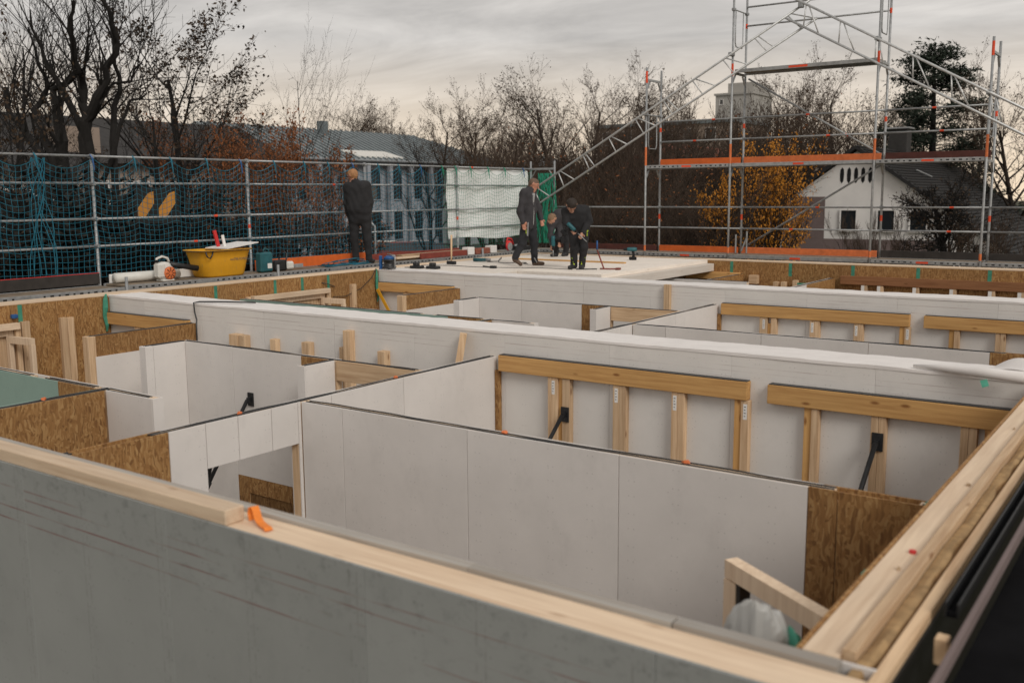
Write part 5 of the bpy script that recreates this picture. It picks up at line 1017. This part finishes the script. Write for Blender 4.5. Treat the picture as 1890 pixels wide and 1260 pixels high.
plant('fruit', 'bare_tree', 'wide bare garden tree in front of the white house', 1765, 36, top_y=225, rot=2.2, wide=1.1)
plant('thick', 'garden_shrub', 'dark bare shrub below the window of the white house', 1618, 36, top_y=395, rot=1.0, wide=1.0, cat='shrub'); plant('thick', 'garden_shrub', 'bare shrub at the right picture edge before the tiled roof', 1850, 34, top_y=400, rot=3.0, wide=1.2, cat='shrub')
for i, (px, d, ty) in enumerate(((15, 26, 330), (75, 25, 345), (140, 27, 325), (215, 25, 350), (290, 26, 380), (350, 27, 400), (425, 26, 405), (640, 50, 400))): plant('hedge', 'hedge_shrub', ORD[i]+' dark low hedge shrub from the left behind the blue net', px, d, top_y=ty, rot=i*1.7, wide=1.4, cat='shrub', group='hedge shrubs behind the left net')
plant('side', 'bare_tree', 'bare branchy tree before the white facade near the tarp', 792, 46, top_y=245, rot=3.3, wide=1.0)
plant('side', 'bare_tree', 'dark bare tree just left of the standing man behind the net', 620, 44, top_y=300, rot=5.3, wide=1.0)
# twigs reaching in at the top left corner
plant('leafy', 'bare_tree', 'tree reaching in at the top left corner with bare twigs', -95, 17, top_y=-110, rot=.9, wide=.8)
# ================================================================== buildings
def windows(t, plane, c, spots, m=glass, fr=plaster, d=.08, s=1):
    """plane x: wall at X=c facing +X; plane y: wall at Y=c facing -Y"""
    for (a0, a1, z0, z1) in spots:
        if plane == 'x':
            w = part('window', MB().box(c+.01, c+.03, a0, a1, z0, z1), m, t); fm = MB().box(c+.03, c+.07, a0-.06, a0, z0, z1).box(c+.03, c+.07, a1, a1+.06, z0, z1).box(c+.03, c+.07, a0-.06, a1+.06, z1, z1+.06).box(c+.03, c+.11, a0-.1, a1+.1, z0-.07, z0)
        else:
            w = part('window', MB().box(a0, a1, c-.03, c-.01, z0, z1), m, t); fm = MB().box(a0-.06, a0, c-.07, c-.03, z0, z1).box(a1, a1+.06, c-.07, c-.03, z0, z1).box(a0-.06, a1+.06, c-.07, c-.03, z1, z1+.06).box(a0-.1, a1+.1, c-.12, c-.03, z0-.07, z0)
        part('window_frame', fm, fr, w)
# school with grey standing seam roof
t = thing('school_building', 'long white building with grey standing seam metal roof', 'building', (-60, 62, 0)); xa, xr, ye0, ye1 = -54.6, -61.0, 46.0, 76.5; ze, zr = 7.35, 10.0
part('wall', MB().box(-68, -55.4, 46.6, 75.8, 0, 7.2), schoolr, t)
rf = part('roof', MB().add([(xa, ye0, ze), (xa, ye1, ze), (xr, ye1-6.5, zr), (xr, ye0, zr), (xr-6.5, ye0, ze), (xr-6.5, ye1, ze), (xa, ye0, ze-.25), (xa, ye1, ze-.25), (xr-6.5, ye1, ze-.25), (xr-6.5, ye0, ze-.25)], [(0, 1, 2, 3), (3, 2, 5, 4), (1, 5, 2), (0, 3, 4), (0, 6, 7, 1), (1, 7, 8, 5), (6, 9, 8, 7), (0, 4, 9, 6)]), metroof, t)
mb = MB(); y = ye0+.5
while y < ye1-.3:
    f = 1.0 if y < ye1-6.5 else (ye1-y)/6.5; mb.bar((xa+.02, y, ze+.04), (xa+(xr-xa)*f, y, ze+(zr-ze)*f+.04), .09, .10); y += .62
part('roof_ribs', mb, metrib, rf, kind='stuff')
part('gutter', MB().tube([(xa+.08, ye0, ze-.1), (xa+.08, ye1, ze-.1)], .09, 8), steeld, rf); part('chimney', MB().box(-60.4, -59.8, 57.5, 58.2, 9.2, 10.6), metrib, rf)
part('skylight', MB().add([(-55.0, 57.0, 7.62), (-55.0, 62, 7.62), (-56.2, 61, 8.12), (-56.2, 56, 8.12), (-55.0, 57.0, 7.5), (-55.0, 62, 7.5), (-56.2, 61, 8.0), (-56.2, 56, 8.0)], [(0, 1, 2, 3), (4, 7, 6, 5), (0, 4, 5, 1), (1, 5, 6, 2), (2, 6, 7, 3), (3, 7, 4, 0)]), whitep, rf)
sp_ = []
for i in range(11):
    y = 47.6+2.6*i; sp_ += [(y, y+1.5, 4.2, 6.6), (y, y+1.5, .9, 3.2)]
windows(t, 'x', -55.4, sp_, fr=schoolr)
for i in range(12): part('column', MB().cbox(-54.95, -54.6, 46.9+2.6*i, 47.25+2.6*i, 0, 7.05, .02), schoolr, t)
part('annex', MB().box(-56, -50.5, 76.6, 84, 0, 6.6), schoolr, t); part('annex_roof', MB().add([(-49.9, 76, 6.6), (-49.9, 85, 6.6), (-53, 80.5, 8.2), (-56.5, 76, 6.6), (-56.5, 85, 6.6)], [(0, 1, 2), (1, 4, 2), (4, 3, 2), (3, 0, 2), (0, 3, 4, 1)]), metroof, t); windows(t, 'x', -50.5, [(77.6, 79.2, 3.6, 5.6), (81, 82.6, 3.6, 5.6)])
# dark roofed building behind the gnarled trees
t = thing('dark_building', 'building with large dark roof behind the gnarled trees', 'building', (-56, 34, 0)); part('wall', MB().box(-62, -50.6, 22, 45.3, 0, 6.4), tan, t)
rf = part('roof', MB().add([(-50.0, 21.4, 6.4), (-50.0, 45.9, 6.4), (-56, 45.9, 9.35), (-56, 21.4, 9.35), (-62.5, 21.4, 6.4), (-62.5, 45.9, 6.4)], [(0, 1, 2, 3), (3, 2, 5, 4), (0, 3, 4), (1, 5, 2), (0, 4, 5, 1)]), darkroof, t)
windows(t, 'x', -50.6, [(23+2.6*i, 24.3+2.6*i, z, z+1.5) for i in range(8) for z in (1.0, 3.9)]); part('dormer', MB().box(-53.4, -51.2, 30, 32.2, 7, 8.4), tan, rf)
# white terrace seen through the left net
t = thing('white_terrace', 'pale terrace house glimpsed through the left net', 'house', (-42, 20, 0)); part('wall', MB().box(-47, -40, 8, 24, 0, 5.6), plaster, t); part('roof', MB().add([(-39.4, 7.5, 5.6), (-39.4, 24.5, 5.6), (-43.5, 24.5, 7.0), (-43.5, 7.5, 7.0), (-47.6, 7.5, 5.6), (-47.6, 24.5, 5.6)], [(0, 1, 2, 3), (3, 2, 5, 4), (0, 3, 4), (1, 5, 2), (0, 4, 5, 1)]), darkroof, t)
windows(t, 'x', -40, [(9+1.9*i, 10.3+1.9*i, z, z+1.4) for i in range(7) for z in (.9, 3.4)])
# white house on the right
Yh = 45.0; t = thing('white_house', 'white gabled house with black tiled roof on the right', 'house', (-10, 50, 0)); xa_, za_ = -13.03, 6.53; xl, xr_, ze = -18.3, -5.2, 1.06
part('gable_wall', MB().prism([(xl+.3, 0), (xr_-.3, 0), (xr_-.3, ze+.05), (xa_, za_-.2), (xl+.3, 2.9)], Yh, Yh+.35, 1), plaster, t); part('side_wall', MB().box(xr_-.65, xr_-.3, Yh+.36, Yh+16, 0, ze-.05), plaster, t); part('rear_wall', MB().box(xl+.3, xr_-.3, Yh+16.01, Yh+16.3, 0, ze), plaster, t)
part('plinth', MB().box(xl+.28, -9.4, Yh-.02, Yh-.005, 0, 2.42), brownr, t); part('side_panel', MB().box(xl+.28, -14.37, Yh-.035, Yh-.022, 0, 4.32), brownr, t); None
rf = part('roof', MB().hexa([(xa_, Yh-.35, za_-.12), (xr_+.25, Yh-.35, ze-.33), (xr_+.25, Yh+16.6, ze-.33), (xa_, Yh+16.6, za_-.12), (xa_, Yh-.35, za_+.05), (xr_+.25, Yh-.35, ze-.16), (xr_+.25, Yh+16.6, ze-.16), (xa_, Yh+16.6, za_+.05)]).hexa([(xl-.25, Yh-.35, 2.52), (xa_-.002, Yh-.35, za_-.12), (xa_-.002, Yh+16.6, za_-.12), (xl-.25, Yh+16.6, 2.52), (xl-.25, Yh-.35, 2.69), (xa_-.002, Yh-.35, za_+.05), (xa_-.002, Yh+16.6, za_+.05), (xl-.25, Yh+16.6, 2.69)]), tilem, t)
mb = MB(); nr = 44
for i in range(nr):
    f = (i+.5)/nr; x = xa_+(xr_+.25-xa_)*f; z = za_+.05+(ze-.16-za_-.05)*f
    for j in range(46): y = Yh-.35+16.9*(j+.5*(i % 2))/46; mb.box(x-.12, x+.10, y+.01, y+.35, z-.03, z+.022)
part('roof_tiles', mb, tilem, rf, kind='stuff')
for (x, y, l) in ((-11.3, 48.5, 1.1), (-9.6, 47.6, .9), (-7.6, 47.0, 1.1)): z = za_+(ze-.2-za_)*(x-xa_)/(xr_+.25-xa_)+.20; part('snow_guard', MB().tube([(x, y, z), (x+.45, y+l, z-.31)], .035, 6), steel, rf)
ch = part('chimney', MB().cbox(-13.4, -12.5, Yh+6.4, Yh+7.3, 6.0, 7.6, .02), darkroof, rf); part('chimney_cap', MB().cbox(-13.5, -12.4, Yh+6.3, Yh+7.4, 7.6, 7.68, .01), steel, ch)
for i in range(5): x = -13.66+.31*i; part('vent_slit', MB().add([(x-.075, Yh-.012, 5.02), (x, Yh-.012, 4.9), (x+.075, Yh-.012, 5.02), (x+.09, Yh-.012, 5.3), (x+.075, Yh-.012, 5.52), (x, Yh-.012, 5.62), (x-.075, Yh-.012, 5.52), (x-.09, Yh-.012, 5.3)], [tuple(range(8))]), hole, t)
windows(t, 'y', Yh-.02, [(-13.62, -12.95, 2.83, 3.70), (-12.0, -11.3, 2.83, 3.70), (-10.62, -9.95, 2.83, 3.66), (-17.2, -16.4, 1.0, 2.3)])
t = thing('neighbour_house', 'small white gable peeking over the upper scaffold deck', 'house', (-21, 75, 0)); part('wall', MB().prism([(-25, 0), (-17, 0), (-17, 4.5), (-21, 7.2), (-25, 4.5)], 74, 82, 1), plaster, t); part('roof', MB().prism([(-25.5, 4.3), (-21, 7.35), (-16.5, 4.3), (-16.5, 4.6), (-21, 7.75), (-25.5, 4.6)], 73.6, 82.5, 1), tilem, t)
# house behind the thicket, slab block and tower
x, y = far(1240, 62); t = thing('grey_house', 'grey house half hidden behind the thicket', 'house', (x, y, 0)); part('wall', MB().box(x-5, x+3.6, y, y+8, 0, 5.3), greyr, t); part('roof', MB().prism([(x-5.5, 5.3), (x+4.1, 5.3), (x+4.1, 5.5), (x-.7, 7.6), (x-5.5, 5.5)], y-.4, y+8.4, 1), brownb, t); windows(t, 'y', y, [(x-4+1.9*i, x-2.9+1.9*i, 3.3, 4.6) for i in range(4)])
x, y = far(1215, 140); t = thing('tan_block', 'long tan apartment block on the hill behind the trees', 'building', (x, y, 0)); part('wall', MB().box(x-10, x+11, y, y+12, 0, 13.8), tan, t); part('parapet', MB().box(x-10.3, x+11.3, y-.3, y+12.3, 13.81, 14.3), metrib, t); windows(t, 'y', y, [(x-9+3.2*i, x-7.6+3.2*i, z, z+1.8) for i in range(6) for z in (8.4, 11.4)])
x, y = far(1347, 150); t = thing('tower_block', 'grey tower rising above the trees behind the scaffold', 'building', (x, y, 0)); part('wall', MB().box(x-2.6, x+3, y, y+8, 0, 19.0), greyr, t); part('upper_storey', MB().box(x-.9, x+3, y+.5, y+7.5, 19.01, 20.4), greyr, t); part('roof_slab', MB().box(x-2.8, x+3.2, y-.2, y+8.2, 18.7, 18.99), greyr, t); windows(t, 'y', y, [(x-1.9, x-1.4, 17.4, 18.1)])
rpaint3 = simple('orange_stripe', (.50, .22, .035), .6)
# street things behind the net
x, y = far(288, 21); t = thing('barrier_board', 'black board with two slanted orange stripes behind the blue net', 'board', (x, y, 0)); d = np.array([.8, .55]); 
def bp(u, z, o=0.0): return (x+d[0]*u+.55*o, y+d[1]*u-.8*o, z)
part('panel', MB().hexa([bp(-.45, 4.0, 0), bp(.45, 4.0, 0), bp(.45, 4.0, -.04), bp(-.45, 4.0, -.04), bp(-.45, 4.72, 0), bp(.45, 4.72, 0), bp(.45, 4.72, -.04), bp(-.45, 4.72, -.04)]), membrane, t)
for a in (-.40, .04): part('stripe', MB().add([bp(a, 4.12, .006), bp(a+.15, 4.12, .006), bp(a+.35, 4.40, .006), bp(a+.35, 4.64, .006), bp(a+.23, 4.60, .006), bp(a, 4.30, .006)], [(0, 1, 2, 3, 4, 5)]), rpaint3, t)
for u in (-.35, .35): part('post', MB().bar(bp(u, 0, -.07), bp(u, 4.65, -.07), .06, .06), pitch, t)
def car(label, px, dist, ang, m):
    x, y = far(px, dist); t = thing('parked_car', label, 'car', (x, y, .03)); R = Matrix.Translation((x, y, .03)) @ Matrix.Rotation(ang, 4, 'Z')
    def sec(pts, w0, w1): return pts
    body = [(-2.1, .35), (2.1, .35), (2.15, .62), (1.95, .82), (1.0, .95), (-1.6, .98), (-2.1, .85)]; cab = [(1.0, .95), (.35, 1.42), (-1.1, 1.46), (-1.75, .98)]
    part('body', MB().prism(body, -.86, .86, 1).xf(R), m, t); part('cabin', loft([[(px_, s*(.78-.14*(pz > 1.2)), pz) for px_, pz in cab] for s in (-1, 1)]).xf(R), glass, t); part('roof_panel', MB().cbox(-1.05, .35, -.62, .62, 1.44, 1.48, .02).xf(R), m, t)
    for sx in (-1.35, 1.35):
        for sy in (-.80, .80): w = part('wheel', disc((0, 0, 0), .33, .2, (0, 1, 0)).xf(R @ Matrix.Translation((sx, sy-.1, .33))), rubber, t); part('rim', disc((0, 0, 0), .2, .215, (0, 1, 0)).xf(R @ Matrix.Translation((sx, sy-.107, .33))), steel, w)
    for sy in (-.6, .6): part('headlight', MB().cbox(2.02, 2.16, sy-.18, sy+.18, .62, .76, .02).xf(R), paper, t)
car('white parked car behind the net at the standing man', 715, 66, .4, whitep); car('dark red parked car behind the net', 748, 64, .5, redb); car('silver parked car behind the net', 785, 66, .5, steel)
car('dark parked car half hidden by the tarp edge', 815, 62, .5, blacks)
x, y = far(690, 40); t = thing('street_lamp', 'grey bent lamp post behind the standing man', 'lamp', (x, y, 0)); part('pole', MB().tube([(x, y, 0), (x, y, 3.3), (x-.25, y-.18, 3.62), (x-.7, y-.5, 3.8)], [.06, .05, .045, .04], 8), steel, t, True); part('lamp_head', MB().bar((x-.7, y-.5, 3.79), (x-1.1, y-.78, 3.86), .16, .07), steel, t)
# hoist ropes of a crane
for i, (px, px2, l) in enumerate(((232, 240, 'first'), (253, 266, 'second'), (275, 290, 'third'), (296, 308, 'fourth'))):
    a = far(px, 42); b = far(px2, 41.5); solo('crane_rope', MB().tube([(a[0], a[1], 26), (b[0], b[1], .02)], .016, 5), blacks, f'{l} from the left of four thin dark crane ropes', 'rope', group='crane ropes')
